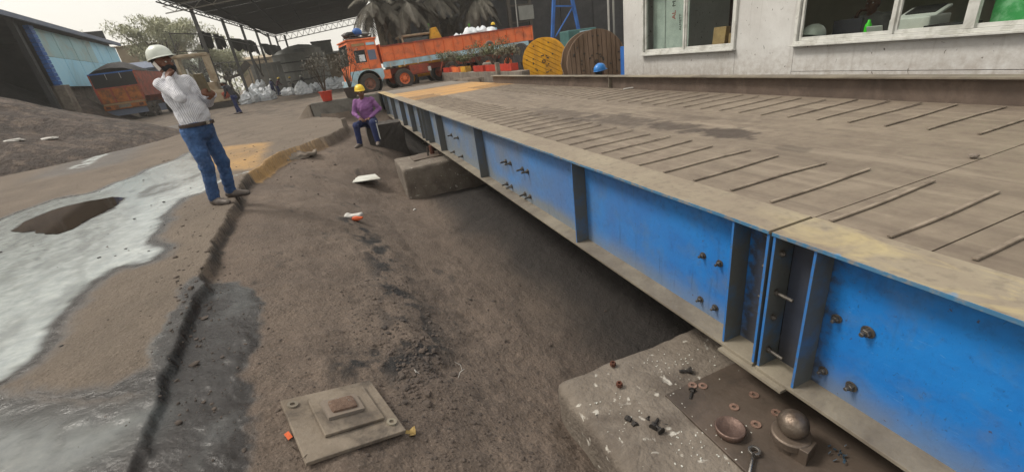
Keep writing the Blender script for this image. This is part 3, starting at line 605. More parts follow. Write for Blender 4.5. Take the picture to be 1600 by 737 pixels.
# ================================================================== PIERS
def block(x0, x1, y0, y1, z0, z1, res=.06, rnd=.04, amp=.012, seed=0):
    nx, ny, nz = [max(2, int((b-a)/res)) for a, b in ((x0, x1), (y0, y1), (z0, z1))]
    m_ = MB(); idx = {}; vs = []
    c = np.array([(x0+x1)/2, (y0+y1)/2, (z0+z1)/2]); h = np.array([(x1-x0)/2, (y1-y0)/2, (z1-z0)/2])
    def V(i, j, k):
        if (i, j, k) in idx: return idx[(i, j, k)]
        p = np.array([x0+(x1-x0)*i/nx, y0+(y1-y0)*j/ny, z0+(z1-z0)*k/nz]); q = p-c; inn = np.clip(q, -(h-rnd), h-rnd); dlt = q-inn; L = np.linalg.norm(dlt)
        if L > 1e-9: q = inn+dlt/L*rnd
        qn = q/np.linalg.norm(q); s_ = float(vnoise(np.array([p[0]*4+p[2]*3+seed]), np.array([p[1]*4-p[2]*2.3]), seed)[0])*.7+float(vnoise(np.array([p[0]*14+p[2]*9]), np.array([p[1]*14-p[2]*8]), seed+1)[0])*.3
        q = q+(dlt/L if L > 1e-9 else 0)*amp*s_*2.2
        idx[(i, j, k)] = len(vs); vs.append(tuple(q+c)); return len(vs)-1
    fs = []
    for i in range(nx):
        for j in range(ny): fs += [(V(i, j, nz), V(i+1, j, nz), V(i+1, j+1, nz), V(i, j+1, nz))]
    for i in range(nx):
        for k in range(nz): fs += [(V(i, 0, k), V(i+1, 0, k), V(i+1, 0, k+1), V(i, 0, k+1)), (V(i, ny, k+1), V(i+1, ny, k+1), V(i+1, ny, k), V(i, ny, k))]
    for j in range(ny):
        for k in range(nz): fs += [(V(0, j, k+1), V(0, j+1, k+1), V(0, j+1, k), V(0, j, k)), (V(nx, j, k), V(nx, j+1, k), V(nx, j+1, k+1), V(nx, j, k+1))]
    m_.add(vs, fs); return m_
tag(block(.75, 5.0, -.8, 1.76, -1.5, -.55, .045, .035, .009, 1).build('concrete_pier', M['pier'], smooth=True), 'near concrete pier with scattered nuts and a greasy bearing plate on top', 'pier', 'concrete piers under the weighbridge')
tag(block(.80, 5.0, 8.12, 9.36, -1.5, -.55, .06, .03, .006, 2).build('concrete_pier', M['pier'], smooth=True), 'middle concrete pier jutting out under the girder beyond the seated worker', 'pier', 'concrete piers under the weighbridge')
bpart = MB().box((1.95, .72, -.542), (1.48, 1.32, .016)).build('steel_bearing_plate', M['greaseplate'], bevel=.003)
tag(bpart, 'large greasy steel plate lying on the near concrete pier', 'steel plate')
PT = -.534
def ringm(r, ri, h): return MB().lathe([(ri, 0), (r, 0), (r, h), (ri, h), (ri, 0)], 18)
wsh = [(1147, 636, 'washer', 'washer nearest the steel cup on the greasy plate'), (1178, 617, 'washer', 'washer farthest under the girder on the greasy plate'), (1213, 645, 'washer', 'washer beside the ball joint collar'),
       (1181, 663, 'washer', 'washer between the steel cup and the ball joint'), (1082, 602, 'washer', 'left of two pinkish washers beside the black bolts'), (1098, 603, 'washer', 'right of two pinkish washers beside the black bolts')]
for px, py, nm, lb in wsh:
    p = gz(px, py, PT); loose('washer', lb, 'washer', ringm(.023, .010, .005), M['washer'], (p[0], p[1], PT+.001), 0, 'loose washers on the pier', smooth=False)
p = gz(1140, 676, PT)
loose('steel_cup', 'shallow round steel bearing cup with hollow top on the greasy plate', 'bearing cup', MB().lathe([(0, 0), (.05, 0), (.062, .008), (.068, .038), (.064, .043), (.06, .043), (.048, .034), (.028, .026), (0, .023)], 32), M['cup'], (p[0], p[1], PT), smooth=True)
def nut(r=.016, L=.022): return MB().lathe([(r*.5, 0), (r, 0), (r, L*.9), (r*.9, L), (r*.5, L), (r*.5, 0)], 6)
for i, (px, py, rusty, lb) in enumerate([(958, 574, 1, 'rusty nut near the far left corner of the near pier'), (968, 606, 1, 'rusty nut closer to the middle of the pier left side'),
        (980, 658, 0, 'left black nut of the loose group on the pier'), (994, 667, 0, 'black nut touching the steel washer on the pier'), (1016, 655, 0, 'upper left black nut beside the short bolts'), (1040, 660, 0, 'right black nut beside the short bolts')]):
    p = gz(px, py, -.55); o = loose('nut', lb, 'nut', nut(.018, .024), M['rust'] if rusty else M['black_bolt'], (p[0], p[1], -.545+(.012 if rusty else 0)), i, 'loose nuts on the pier')
    if not rusty: o.rotation_euler[0] = .6*i
for i, (px, py, lb) in enumerate([(1020, 672, 'short black bolt lying among nuts on the pier'), (1034, 678, 'second short black bolt crossing the first on the pier'), (1080, 582, 'black bolt standing askew near the pinkish washers'), (1082, 613, 'black bolt lying flat on the edge of the plate')]):
    p = gz(px, py, -.55); o = loose('loose_bolt', lb, 'bolt', hexb(.014, .05), M['black_bolt'], (p[0], p[1], -.532), i*1.1+.5, 'loose bolts on the pier')
o = loose('spring_clip', 'thin curled metal shim on the pier beside the plate corner', 'shim', MB().tube([(.03*math.cos(a), .02*math.sin(a), .004) for a in np.linspace(0, 4.6, 14)], .004, 5), M['steel_dust'], tuple(gz(1018, 614, -.55)+np.array([0, 0, .004])))
chips = MB(); rc = random.Random(5)
for i in range(260):
    c_ = rc.choice([(1000, 640, 45), (960, 560, 30), (1060, 570, 40), (1100, 690, 40), (1015, 690, 30), (985, 600, 40)])
    p = gz(c_[0]+rc.gauss(0, c_[2]), c_[1]+rc.gauss(0, c_[2]*.55), -.55)
    if not (.8 < p[0] < 2.3 and p[1] < 1.7): continue
    onp = p[0] > 1.21 and p[1] < 1.38
    s_ = rc.uniform(.002, .006); z = (PT if onp else -.549)
    chips.box((p[0], p[1], z+.001), (s_, s_*rc.uniform(.5, 2.2), .003), rz=rc.random()*3)
tag(chips.build('paint_chips', M['white_paint']), 'white paint flakes and crumbs scattered over the near pier', 'debris', kind='stuff')
# ball joint
bc = gz(1239, 663, -.405)
bj = thing('ball_joint', 'polished steel ball on a greasy collar and square post under the girder', 'ball joint', (bc[0], bc[1], PT), .25)
MB().box((-.015, -.06, .035), (.085, .06, .085)).build('post', M['steel_grime'], bj, bevel=.003)
MB().cyl((0, 0, 0), (0, 0, .045), .06, 20).build('stem', M['steel_grime'], bj)
MB().lathe([(0, .04), (.075, .04), (.08, .045), (.08, .078), (.074, .084), (0, .084)], 28).build('collar', M['steel_grime'], bj, smooth=False, bevel=.002)
MB().lathe([(.062*math.sin(t), .135-.062*math.cos(t)) for t in np.linspace(.1, PI, 20)], 28).build('ball', M['ball'], bj, smooth=True)
# spanner
p = gz(1178, 708, PT); q = gz(1165, 770, PT); dr = Vector((q[0]-p[0], q[1]-p[1], 0)); ang = math.atan2(dr.y, dr.x)
s_ = thing('ring_spanner', 'shiny chrome ring spanner standing against the greasy plate', 'spanner', (p[0], p[1], PT+.012), ang)
ringm(.026, .015, .012).build('ring', M['chrome'], s_, bevel=.002)
MB().tube([(.022, 0, .006), (.06, 0, .006), (.24, 0, .006)], [.009, .007, .008], 8).build('handle', M['chrome'], s_, smooth=True)
p = gz(1310, 718, -.55); m_ = MB(); rc = random.Random(8)
for i in range(12): m_.box((rc.gauss(0, .03), rc.gauss(0, .02), rc.uniform(0, .01)), (rc.uniform(.006, .02), rc.uniform(.005, .012), .002), R=Matrix.Rotation(rc.random()*3, 3, 'X')@Matrix.Rotation(rc.random()*3, 3, 'Z'))
o = loose('crumpled_foil', 'crumpled bluish plastic scraps in the dark under the girder', 'litter', m_, mat('bluish_plastic', '#4a6072', '#2a3640', 30, .3, bump=0), (p[0], p[1], PT+.01)); o['kind'] = 'stuff'
# far bearing on middle pier
fb = thing('bearing_assembly', 'rusty bearing with side links on the middle pier', 'bearing', (1.55, 9.05, -.55))
MB().box((-.12, -.15, .012), (.62, .5, .024)).build('base_plate', M['steel_grime'], fb, bevel=.004)
MB().cyl((.02, -.1, .02), (.02, -.1, .2), .05, 14).build('post', M['rust'], fb)
for dx in (-.1, .13): MB().tube([(dx, -.22, .02), (dx+.02, -.22, .21)], .018, 8).build('link', M['steel_dark'], fb)
MB().tube([(.2, -.3, .2), (.17, -.34, .08), (.1, -.34, .03)], .012, 6).build('link', M['steel_dark'], fb)

# ================================================================== ramp wall and parapet
mw = MB(); mw.box((.3, 17.0, -.12), (2.36, .22, 1.12)); rwl = mw.build('ramp_wall', M['wall_conc'], bevel=.03)
tag(rwl, 'grey concrete retaining wall of the ramp behind the seated worker', 'wall')
tag(block(1.5, 4.88, 18.42, 18.7, -1.3, .395, .2, .02, .006, 4).build('abutment_wall', M['wall_conc']), 'dark concrete abutment at the far end of the weighbridge', 'wall')
pp = MB(); pp.box((5.72, 18.6, .33), (.28, 11.0, .56)); tag(pp.build('parapet', M['concrete'], bevel=.02), 'low concrete parapet carrying planters beside the approach road', 'wall')
tag(MB().box((4.85, 13.25, .62), (.13, .13, .66)).build('stub_post', M['concrete'], bevel=.015), 'short square concrete post at the end of the kerb', 'post')
# crumbled slab edge lump near the yellow edge
p = G(470, 246)
tag(block(-.34, .34, -.16, .16, -.06, .07, .05, .05, .05, 9).build('broken_slab_lump', M['concrete'], smooth=True), 'broken dirt covered concrete lump below the yellow slab edge', 'rubble')
bpy.data.objects['broken_slab_lump'].location = (p[0], p[1], p[2]+.02); bpy.data.objects['broken_slab_lump'].rotation_euler[2] = .15
tag(MB().box((0, 0, .12), (.12, .12, .32)).build('stub_pillar', M['concrete'], bevel=.01), 'short concrete stub at the foot of the ramp wall', 'stub')
p = G(541, 202); bpy.data.objects['stub_pillar'].location = (p[0], p[1], p[2])
# ================================================================== pit debris
p = G(536, 652)
q1 = gz(465, 722, p[2]); q2 = gz(622, 650, p[2]); ang = math.atan2(q2[1]-q1[1], q2[0]-q1[0])+.2
sp = thing('base_plate_assembly', 'stepped square steel base plate with two bolt holes lying in the dirt pit', 'steel plate', (p[0], p[1], p[2]+.012), ang)
q3 = gz(460, 625, p[2]); q4 = gz(578, 570, p[2]); Wd = np.linalg.norm(q2-q1); Dp = (np.linalg.norm(q3-q1)+np.linalg.norm(q4-q2))/2
_h = lambda a, b: H1(p[0]+a*math.cos(ang)-b*math.sin(ang), p[1]+a*math.sin(ang)+b*math.cos(ang))
_cs = [(_a, _b, _h(_a, _b)) for _a in (-Wd/2, -Wd/4, 0, Wd/4, Wd/2) for _b in (-Dp/2, 0, Dp/2)]
_A = np.array([[a, b, 1] for a, b, c in _cs]); _c = np.linalg.lstsq(_A, np.array([c for *_, c in _cs]), rcond=None)[0]; _res = max(c-(_c[0]*a+_c[1]*b+_c[2]) for a, b, c in _cs)
sp.rotation_euler = (Matrix.Rotation(ang, 3, 'Z')@Matrix.Rotation(math.atan(_c[1]), 3, 'X')@Matrix.Rotation(-math.atan(_c[0]), 3, 'Y')).to_euler(); sp.location[2] = _c[2]+_res+.006
MB().box((0, 0, 0), (Wd, Dp, .018)).build('base', M['plate_dust'], sp, bevel=.003)
MB().box((.02, .025, .018), (Wd*.62, Dp*.64, .014)).build('raised_plate', M['plate_dust'], sp, bevel=.003)
block(-.075, .09, -.03, .10, .015, .040, .012, .004, .0022, 6).build('mortar_block', M['concrete'], sp)
block(-.045, .06, -.005, .075, .036, .048, .01, .004, .003, 7).build('mortar_crust', M['rustmortar'], sp)
for dx, dy in ((-Wd*.41, Dp*.37), (Wd*.41, -Dp*.33)): ringm(.024, .012, .008).build('bolt_hole_ring', M['steel_dust'], sp).location = (dx, dy, .009)
p = G(565, 283); q1 = G(541, 286); q2 = G(588, 284)
bd = thing('white_board', 'small white rectangular board lying flat on the dirt near the middle pier', 'board', (p[0], p[1], p[2]+.03), .12)
MB().box((0, 0, .02), (.66, .50, .016), R=Matrix.Rotation(.1, 3, 'Y')).build('panel', M['white_paint'], bd, bevel=.003)
p = G(554, 342)
lt = thing('crumpled_packet', 'crumpled white and orange snack packet on the dirt', 'litter', (p[0], p[1], p[2]+.02), -.45)
block(-.12, .11, -.045, .06, 0, .05, .015, .02, .03, 12).build('wrapper', M['paper'], lt)
block(.01, .14, -.07, -.03, -.005, .015, .015, .006, .015, 13).build('orange_end', M['orange_litter'], lt)
p = G(643, 677); m_ = MB(); rc = random.Random(2)
vs = [(r_*math.cos(a), r_*math.sin(a), .012+.012*math.sin(a*3)) for a, r_ in [(k*PI/5, .022+.012*((k*7) % 3)/2) for k in range(10)]]
m_.add([(0, 0, .006)]+vs+[(0, 0, .002)]+[(a, b, c-.004) for a, b, c in vs], [(0, 1+k, 1+(k+1) % 10) for k in range(10)]+[(11, 12+(k+1) % 10, 12+k) for k in range(10)])
loose('dry_leaf', 'curled yellow brown dry leaf on the dirt beside the base plate', 'leaf', m_, mat('dry_yellow_leaf', '#a8905a', '#7d6638', 30, .8), (p[0], p[1], p[2]))
p = G(452, 683); loose('paper_scrap', 'tiny orange and white paper scrap under the base plate edge', 'litter', MB().box((0, 0, 0), (.02, .035, .004), R=Matrix.Rotation(.4, 3, 'X')), M['orange_litter'], (p[0], p[1], p[2]+.012), .5)
p = G(648, 328); loose('white_crumb', 'small white crumb of plastic by the middle pier', 'litter', lump(.03, 4), M['paper'], (p[0], p[1], p[2]+.01))
for i, (px, py) in enumerate([(716, 590), (722, 578), (655, 583), (700, 652), (460, 700), (478, 716)]):
    p = G(px, py); a = i*1.1
    o = loose('twig', ['forked white twig standing in the dirt', 'thin pale twig beside the forked one', 'small pale twig on the dirt', 'reddish brown twig beside the leaf', 'dry grass stalk at the plate corner', 'dry straw left of the plate'][i], 'twig',
          MB().tube([(0, 0, 0), (.02, .01, .03), (.05*math.cos(a), .05*math.sin(a), .05)], [.002, .002, .001], 5), M['paper'] if i < 3 else M['bark'], tuple(p), a)
# scattered stones and clods
m_ = MB(); rc = random.Random(11); lumps = [lump(1, s, (1, 1, .55), 6) for s in range(8)]
P_, S_ = [], []
def scat(px, py, sx, sy, n_, s0, s1):
    for _ in range(n_):
        a, b = rc.gauss(px, sx), rc.gauss(py, sy)
        if not (-60 < a < 1500 and 165 < b < 780): continue
        q = gz(a, b, -.25); P_.append((q[0], q[1])); S_.append(rc.uniform(s0, s1)*(1 if rc.random() < .9 else 2.))
scat(620, 480, 45, 40, 300, .004, .013); scat(590, 390, 35, 30, 150, .005, .013); scat(645, 540, 22, 28, 200, .004, .016); scat(610, 400, 200, 130, 500, .003, .009)
scat(480, 520, 110, 130, 260, .003, .008); scat(700, 640, 90, 60, 260, .003, .010); scat(320, 480, 18, 110, 120, .004, .014); scat(470, 250, 120, 25, 160, .008, .02)
scat(800, 600, 50, 40, 70, .004, .010); scat(560, 560, 160, 120, 1500, .0015, .004); scat(700, 420, 160, 90, 700, .002, .005); scat(720, 400, 70, 60, 130, .005, .014)
Pn = np.array(P_); Zn = hgt(Pn[:, 0], Pn[:, 1])
for (a, b), s_, z in zip(P_, S_, Zn):
    if a > .74 and b < 1.8: continue
    L_ = rc.choice(lumps); m_.T = Matrix.Translation((a, b, z+s_*.12))@Matrix.Rotation(rc.random()*6, 4, 'Z')@Matrix.Diagonal((s_, s_*rc.uniform(.6, 1), s_*rc.uniform(.5, 1), 1)); m_.add(L_.v, L_.f)
tag(m_.build('loose_stones', mat('dark_clods', '#5b4f46', '#3c3632', 5, .95, bump=.6)), 'dark stones and clods scattered over the dirt pit', 'stones', kind='stuff')
m_ = MB(); rc = random.Random(12); P_ = []
for _ in range(16):
    a, b = rc.choice([(130, 400, 70, 40), (190, 350, 60, 30), (60, 420, 60, 60)])[:2]; a += rc.gauss(0, 70); b += rc.gauss(0, 40)
    if b > 290: q = gz(a, b, 0); P_.append((q[0], q[1], rc.uniform(.004, .013)))
for a, b, s_ in P_:
    L_ = rc.choice(lumps); m_.T = Matrix.Translation((a, b, H1(a, b)+s_*.2))@Matrix.Diagonal((s_*1.5, s_, s_, 1)); m_.add(L_.v, L_.f)
tag(m_.build('slurry_pebbles', M['coal']), 'black coal specks lying in the pale slurry', 'pebbles', kind='stuff')

# ================================================================== OFFICE
of = thing('office_cabin', 'stained white office cabin with sliding windows beside the weighbridge', 'building', (6, 4, 0))
def ofb(c, d, name='wall_panel', m='plaster', par=of, bevel=.003): return MB().box(c, d).build(name, M[m], par, bevel=bevel, W=True)
T_ = .12; XC = 6+T_/2
def pan(y0, y1, z0, z1): ofb((XC, (y0+y1)/2, (z0+z1)/2), (T_, y1-y0-.004, z1-z0-.003))
WS = .82; WT = 2.1; HT = 2.9
pan(7.69, 8.35, -.1, HT); pan(5.44, 7.69, -.1, WS); pan(4.46, 5.44, -.1, HT); pan(5.44, 7.69, WT, HT); pan(-2, 4.46, .47, WS); pan(-2, 4.46, -.1, .467); pan(-2, 4.46, WT, HT); pan(-4, -2, -.1, HT)
ofb((8.1, 8.29, 1.4), (3.9, .12, 3.0), 'side_wall'); ofb((8.1, -3.94, 1.4), (3.9, .12, 3.0), 'side_wall'); ofb((10.0, 2.2, .75), (.1, 12.3, 1.7), 'back_wall', 'interior'); ofb((10.0, 2.2, 2.85), (.1, 12.3, .25), 'back_wall', 'interior'); ofb((10.0, 7.6, 2.16), (.1, 1.4, 1.12), 'back_wall', 'interior'); ofb((10.0, -3.4, 2.16), (.1, 1.0, 1.12), 'back_wall', 'interior'); ofb((10.0, 2.6, 2.16), (.1, .2, 1.12), 'back_wall', 'interior')  # opening left in the back wall, added out of view to brighten the interior
ofb((8.05, 2.2, 2.98), (4.3, 12.8, .12), 'roof', 'plaster'); ofb((8.05, 2.2, .05), (3.9, 12.2, .06), 'floor_slab', 'concrete')
def window(y0, y1, muls, posts=()):
    w_ = MB(); X = 6.0; b_ = .05
    w_.box((X, (y0+y1)/2, WS+.02), (.09, y1-y0, .04)); w_.box((X, (y0+y1)/2, WT-.02), (.09, y1-y0, .04))
    for yy in (y0+.02, y1-.02): w_.box((X, yy, (WS+WT)/2), (.085, .04, WT-WS-.08))
    f_ = w_.build('window', M['winframe'], of, bevel=.003, W=True)
    MB().box((X-.03, (y0+y1)/2, WS-.012), (.12, y1-y0+.04, .022)).build('sill', M['winframe'], f_, bevel=.003, W=True)
    e = [y0+.04]+muls+[y1-.04]
    for i, yy in enumerate(muls): MB().box((X-.012, yy, (WS+WT)/2), (.06, posts[i] if posts else .035, WT-WS-.085)).build('mullion', M['winframe'], f_, bevel=.003, W=True)
    for i, (a, b) in enumerate(zip(e[:-1], e[1:])):
        MB().box((X+.01+.012*(i % 2), (a+b)/2, (WS+WT)/2), (.005, b-a-.01, WT-WS-.09)).build('pane', M['glass'], f_, W=True)
        r_ = MB(); xx = X-.004+.012*(i % 2); r_.box((xx, (a+b)/2, WS+.062), (.03, b-a-.04, .04)); r_.box((xx, a+.03, (WS+WT)/2), (.031, .028, WT-WS-.09)); r_.box((xx, b-.03, (WS+WT)/2), (.031, .028, WT-WS-.09))
        r_.build('sash', M['winframe'], f_, bevel=.002, W=True)
    return f_
w1 = window(5.44, 7.69, [6.54]); w2 = window(-1.5, 4.46, [.6, 2.63, 3.30], [.035, .09, .035])
def text(body, size, mcol, loc, M3, parent):
    cu = bpy.data.curves.new('lettering', 'FONT'); cu.body = body; cu.size = size; cu.extrude = .001; cu.align_x = 'LEFT'
    t = bpy.data.objects.new('lettering', cu); COL.objects.link(t); dg = bpy.context.evaluated_depsgraph_get(); me = bpy.data.meshes.new_from_object(t.evaluated_get(dg))
    bpy.data.objects.remove(t); me.materials.clear(); me.materials.append(mcol); o = link('lettering', me, parent)
    o.matrix_basis = world_of(parent).inverted()@(Matrix.Translation(loc)@M3.to_4x4()); return o
# lettering runs upwards, seen from -x : local x -> +z, local y -> +y(towards left), normal -> -x
Rt = Matrix(((0, 0, -1), (0, 1, 0), (1, 0, 0)))
redm = mat('red_print', '#b04030', '#9a3528', 9, .7, bump=0); blkm = mat('black_print', '#33302e', '#262423', 9, .7, bump=0)
Rt = Matrix(((0, 0, -1), (0, -1, 0), (1, 0, 0))); Rt = Matrix(((0, 0, -1), (0, 1, 0), (1, 0, 0)))
pL = thing('door_poster', 'pale poster sheet with red and black upright lettering behind the left office pane', 'poster', (6.16, 6.9, WS))
MB().box((6.16, 6.93, 1.45), (.006, .60, 1.2)).build('sheet', M['curtain'], pL, W=True)
zA = gx(1045, 32, 6.15)[2]; yA = gx(1055, 30, 6.15)[1]
text('AL', .13, redm, (6.154, yA, zA), Rt, pL); text('MA', .13, blkm, (6.154, yA, zA+.21), Rt, pL)
zB = gx(1062, 48, 6.15)[2]; yB = gx(1064, 40, 6.15)[1]
text('ALMETT', .075, blkm, (6.154, yB, zB), Rt, pL)
tag(MB().box((6.2, 7.45, 1.5), (.03, .34, 1.3)).build('curtain', M['curtain']), 'pale curtain strip hanging at the left edge of the left office window', 'curtain')
tag(MB().box((6.75, 5.98, 1.1), (.04, .62, 1.7)).build('cupboard_door', M['brownboard'], bevel=.01), 'dark brown cupboard side behind the left office window', 'cupboard')
p = gx(1125, 58, 6.25)
cb = MB().box((0, 0, .14), (.1, .26, .32)); o = cb.build('cardboard_box', M['cardboard'], bevel=.004); o.location = (6.26, p[1]+.0, WS+.03); o.rotation_euler[1] = .1; tag(o, 'torn open brown cardboard box standing on the inner window ledge', 'box')
cb = MB().box((0, 0, .09), (.1, .16, .2)); o = cb.build('cardboard_box', M['cardboard'], bevel=.004); o.location = (6.3, p[1]-.26, WS+.03); tag(o, 'smaller brown cardboard box at the right edge of the left office window', 'box')
dk = thing('office_desk', 'desk running under the right office window', 'desk', (6.6, 2.4, .08))
MB().box((6.62, 1.9, .80), (.9, 4.9, .03)).build('desk_top', M['woodold'], dk, W=True)
for yy in (-.4, 2, 4.2): MB().box((6.9, yy, .42), (.05, .05, .72)).build('leg', M['steel_dark'], dk, W=True)
def hatm(r=.135, brim=True, rid=True):
    m_ = MB(); N = 26; K = 9; vs = []
    for i in range(K+1):
        t = i/K*PI/2
        for j in range(N):
            a = 2*PI*j/N; rr = r*math.cos(t)**.8 if i < K else .001; ridge = .006*math.exp(-(math.sin(a)**2)*40/(1))*math.sin(t+.3) if rid else 0
            vs.append((rr*.84*math.cos(a), rr*math.sin(a)*1.02, r*.92*math.sin(t)+ridge))
    m_.add(vs, [(i*N+j, i*N+(j+1) % N, (i+1)*N+(j+1) % N, (i+1)*N+j) for i in range(K) for j in range(N)])
    vs = []
    for rr, zz in ((1.0, 0), (1.06, -.006), (1.05, -.012), (.97, -.01)):
        for j in range(N):
            a = 2*PI*j/N; f_ = math.sin(a); pk = (max(0, f_)**2)*.042 if rr > 1 else 0
            vs.append((r*.84*rr*math.cos(a), r*1.02*rr*f_+pk, zz-pk*.25))
    m_.add(vs, [(i*N+j, (i+1)*N+j, (i+1)*N+(j+1) % N, i*N+(j+1) % N) for i in range(3) for j in range(N)])
    return m_
o = hatm(.15).build('hard_hat', M['hat_white'], smooth=True); p = gx(1272, 52, 6.35); o.location = (6.34, p[1], .90); o.rotation_euler = (.25, 0, 1.2); tag(o, 'white hard hat resting on papers at the left of the right office window', 'hard hat')
o = MB().box((0, 0, .02), (.3, .36, .05)).build('folder_stack', M['bluepost'], bevel=.004); o.location = (6.34, gx(1275, 55, 6.3)[1], .818); o.rotation_euler[2] = .2; tag(o, 'stack of blue folders under the white hard hat', 'folders')
o = MB().box((0, 0, .012), (.22, .26, .02)).build('folder', M['red'], bevel=.002); o.location = (6.3, gx(1315, 55, 6.3)[1], .818); tag(o, 'thin red folder on the desk left of the lime bottle', 'folder')
lp = thing('laptop', 'open dark laptop on the office desk', 'laptop', (6.5, gx(1325, 45, 6.5)[1], .82), .1)
MB().box((.1, 0, .01), (.24, .34, .02)).build('keyboard_base', M['black'], lp, bevel=.003); MB().box((-.03, 0, .12), (.012, .34, .22)).build('screen', M['darkcloth'], lp, bevel=.003)
btl = MB().lathe([(0, 0), (.036, 0), (.038, .01), (.038, .13), (.033, .16), (.016, .185), (.016, .21), (0, .21)], 16).build('bottle', M['limegreen'], smooth=True); p = gx(1355, 50, 6.25); btl.location = (6.25, p[1], .815); tag(btl, 'bright lime green bottle on the office desk', 'bottle')
o = MB().box((0, 0, .07), (.01, .16, .14)).build('paper_sheet', M['whiteplastic']); o.location = (6.2, gx(1369, 50, 6.2)[1], .83); o.rotation_euler = (0, -.5, .1); tag(o, 'white paper sheet leaning beside the lime bottle', 'paper')
pr_ = thing('printer', 'white desktop printer with raised dark lid in the office', 'printer', (6.55, gx(1430, 40, 6.5)[1], .82), -.05)
MB().box((0, 0, .09), (.36, .42, .18)).build('body', M['whiteplastic'], pr_, bevel=.015); MB().box((.02, 0, .2), (.34, .4, .03), R=Matrix.Rotation(-.35, 3, 'Y')).build('lid', M['whiteplastic'], pr_, bevel=.008); MB().box((.08, 0, .245), (.2, .3, .01), R=Matrix.Rotation(-.35, 3, 'Y')).build('tray', M['black'], pr_)
o = MB().box((0, 0, .04), (.25, .4, .08)).build('tray_box', M['black'], bevel=.005); o.location = (6.45, gx(1484, 38, 6.4)[1], .82); tag(o, 'black document tray right of the printer', 'tray')
o = MB().box((0, 0, .01), (.2, .7, .02)).build('wooden_ruler_board', M['cardboard'], bevel=.002); o.location = (6.25, gx(1470, 44, 6.25)[1], .822); tag(o, 'long thin wooden board on the desk in front of the printer', 'board')
o = MB().box((6.14, 1.1, 1.5), (.02, 2.9, 1.3)).build('green_sheet', M['greenposter']); tag(o, 'green mottled sheet covering the inside of the rightmost office pane', 'sheet')
# ================================================================== PEOPLE (signed distance bodies)
def surfnets(F, o, h):
    s_ = F < 0; nx, ny, nz = F.shape; acc = np.zeros((nx-1, ny-1, nz-1, 3)); cnt = np.zeros((nx-1, ny-1, nz-1))
    C = [(a, b, c) for a in (0, 1) for b in (0, 1) for c in (0, 1)]
    sl = lambda c: (slice(c[0], nx-1+c[0]), slice(c[1], ny-1+c[1]), slice(c[2], nz-1+c[2]))
    for c in C:
        for ax in range(3):
            if c[ax] == 1: continue
            d = list(c); d[ax] = 1; A = F[sl(c)]; B = F[sl(d)]; m = (A < 0) != (B < 0)
            t = np.where(m, A/(A-B+1e-12), 0)
            for k in range(3): acc[..., k] += np.where(m, c[k]+(t if k == ax else 0), 0)
            cnt += m
    act = cnt > 0; idx = -np.ones(act.shape, np.int64); idx[act] = np.arange(act.sum())
    ijk = np.argwhere(act); V = o+h*(ijk+acc[act]/cnt[act][:, None]); Q = []
    for ax in range(3):
        a1, a2 = (ax+1) % 3, (ax+2) % 3
        lo = [slice(0, n_) for n_ in F.shape]; hi = lo[:]; lo[ax] = slice(0, F.shape[ax]-1); hi[ax] = slice(1, F.shape[ax])
        A = s_[tuple(lo)]; B = s_[tuple(hi)]; e = np.argwhere(A != B); e = e[(e[:, a1] > 0) & (e[:, a2] > 0) & (e[:, a1] < F.shape[a1]-1) & (e[:, a2] < F.shape[a2]-1)]
        ins = A[tuple(e.T)]; q = []
        for d1, d2 in ((1, 1), (0, 1), (0, 0), (1, 0)):
            g_ = e.copy(); g_[:, a1] -= d1; g_[:, a2] -= d2; q.append(idx[tuple(g_.T)])
        q = np.stack(q, 1); q[~ins] = q[~ins][:, ::-1]; Q.append(q)
    return V, np.concatenate(Q)
def P3(p): return np.array(p, float)
def sdf_prim(p, X):
    if p[0] == 'c':
        a, b, ra, rb = P3(p[1]), P3(p[2]), p[3], p[4]; ab = b-a; t = np.clip(((X-a)@ab)/(ab@ab+1e-9), 0, 1)
        sq = p[5] if len(p) > 5 else None; D = X-(a+t[..., None]*ab)
        if sq is not None: D = D/np.array(sq)
        return np.linalg.norm(D, axis=-1)-(ra+(rb-ra)*t)
    c, r, R = P3(p[1]), P3(p[2]), p[3] if len(p) > 3 and p[3] is not None else np.eye(3)
    q = (X-c)@R; k0 = np.linalg.norm(q/r, axis=-1); k1 = np.linalg.norm(q/(r*r), axis=-1)+1e-9; return k0*(k0-1)/k1
def bounds(p):
    if p[0] == 'c': r = max(p[3], p[4])*(max(p[5]) if len(p) > 5 else 1); return np.minimum(P3(p[1]), P3(p[2]))-r, np.maximum(P3(p[1]), P3(p[2]))+r
    r = max(p[2]); return P3(p[1])-r, P3(p[1])+r
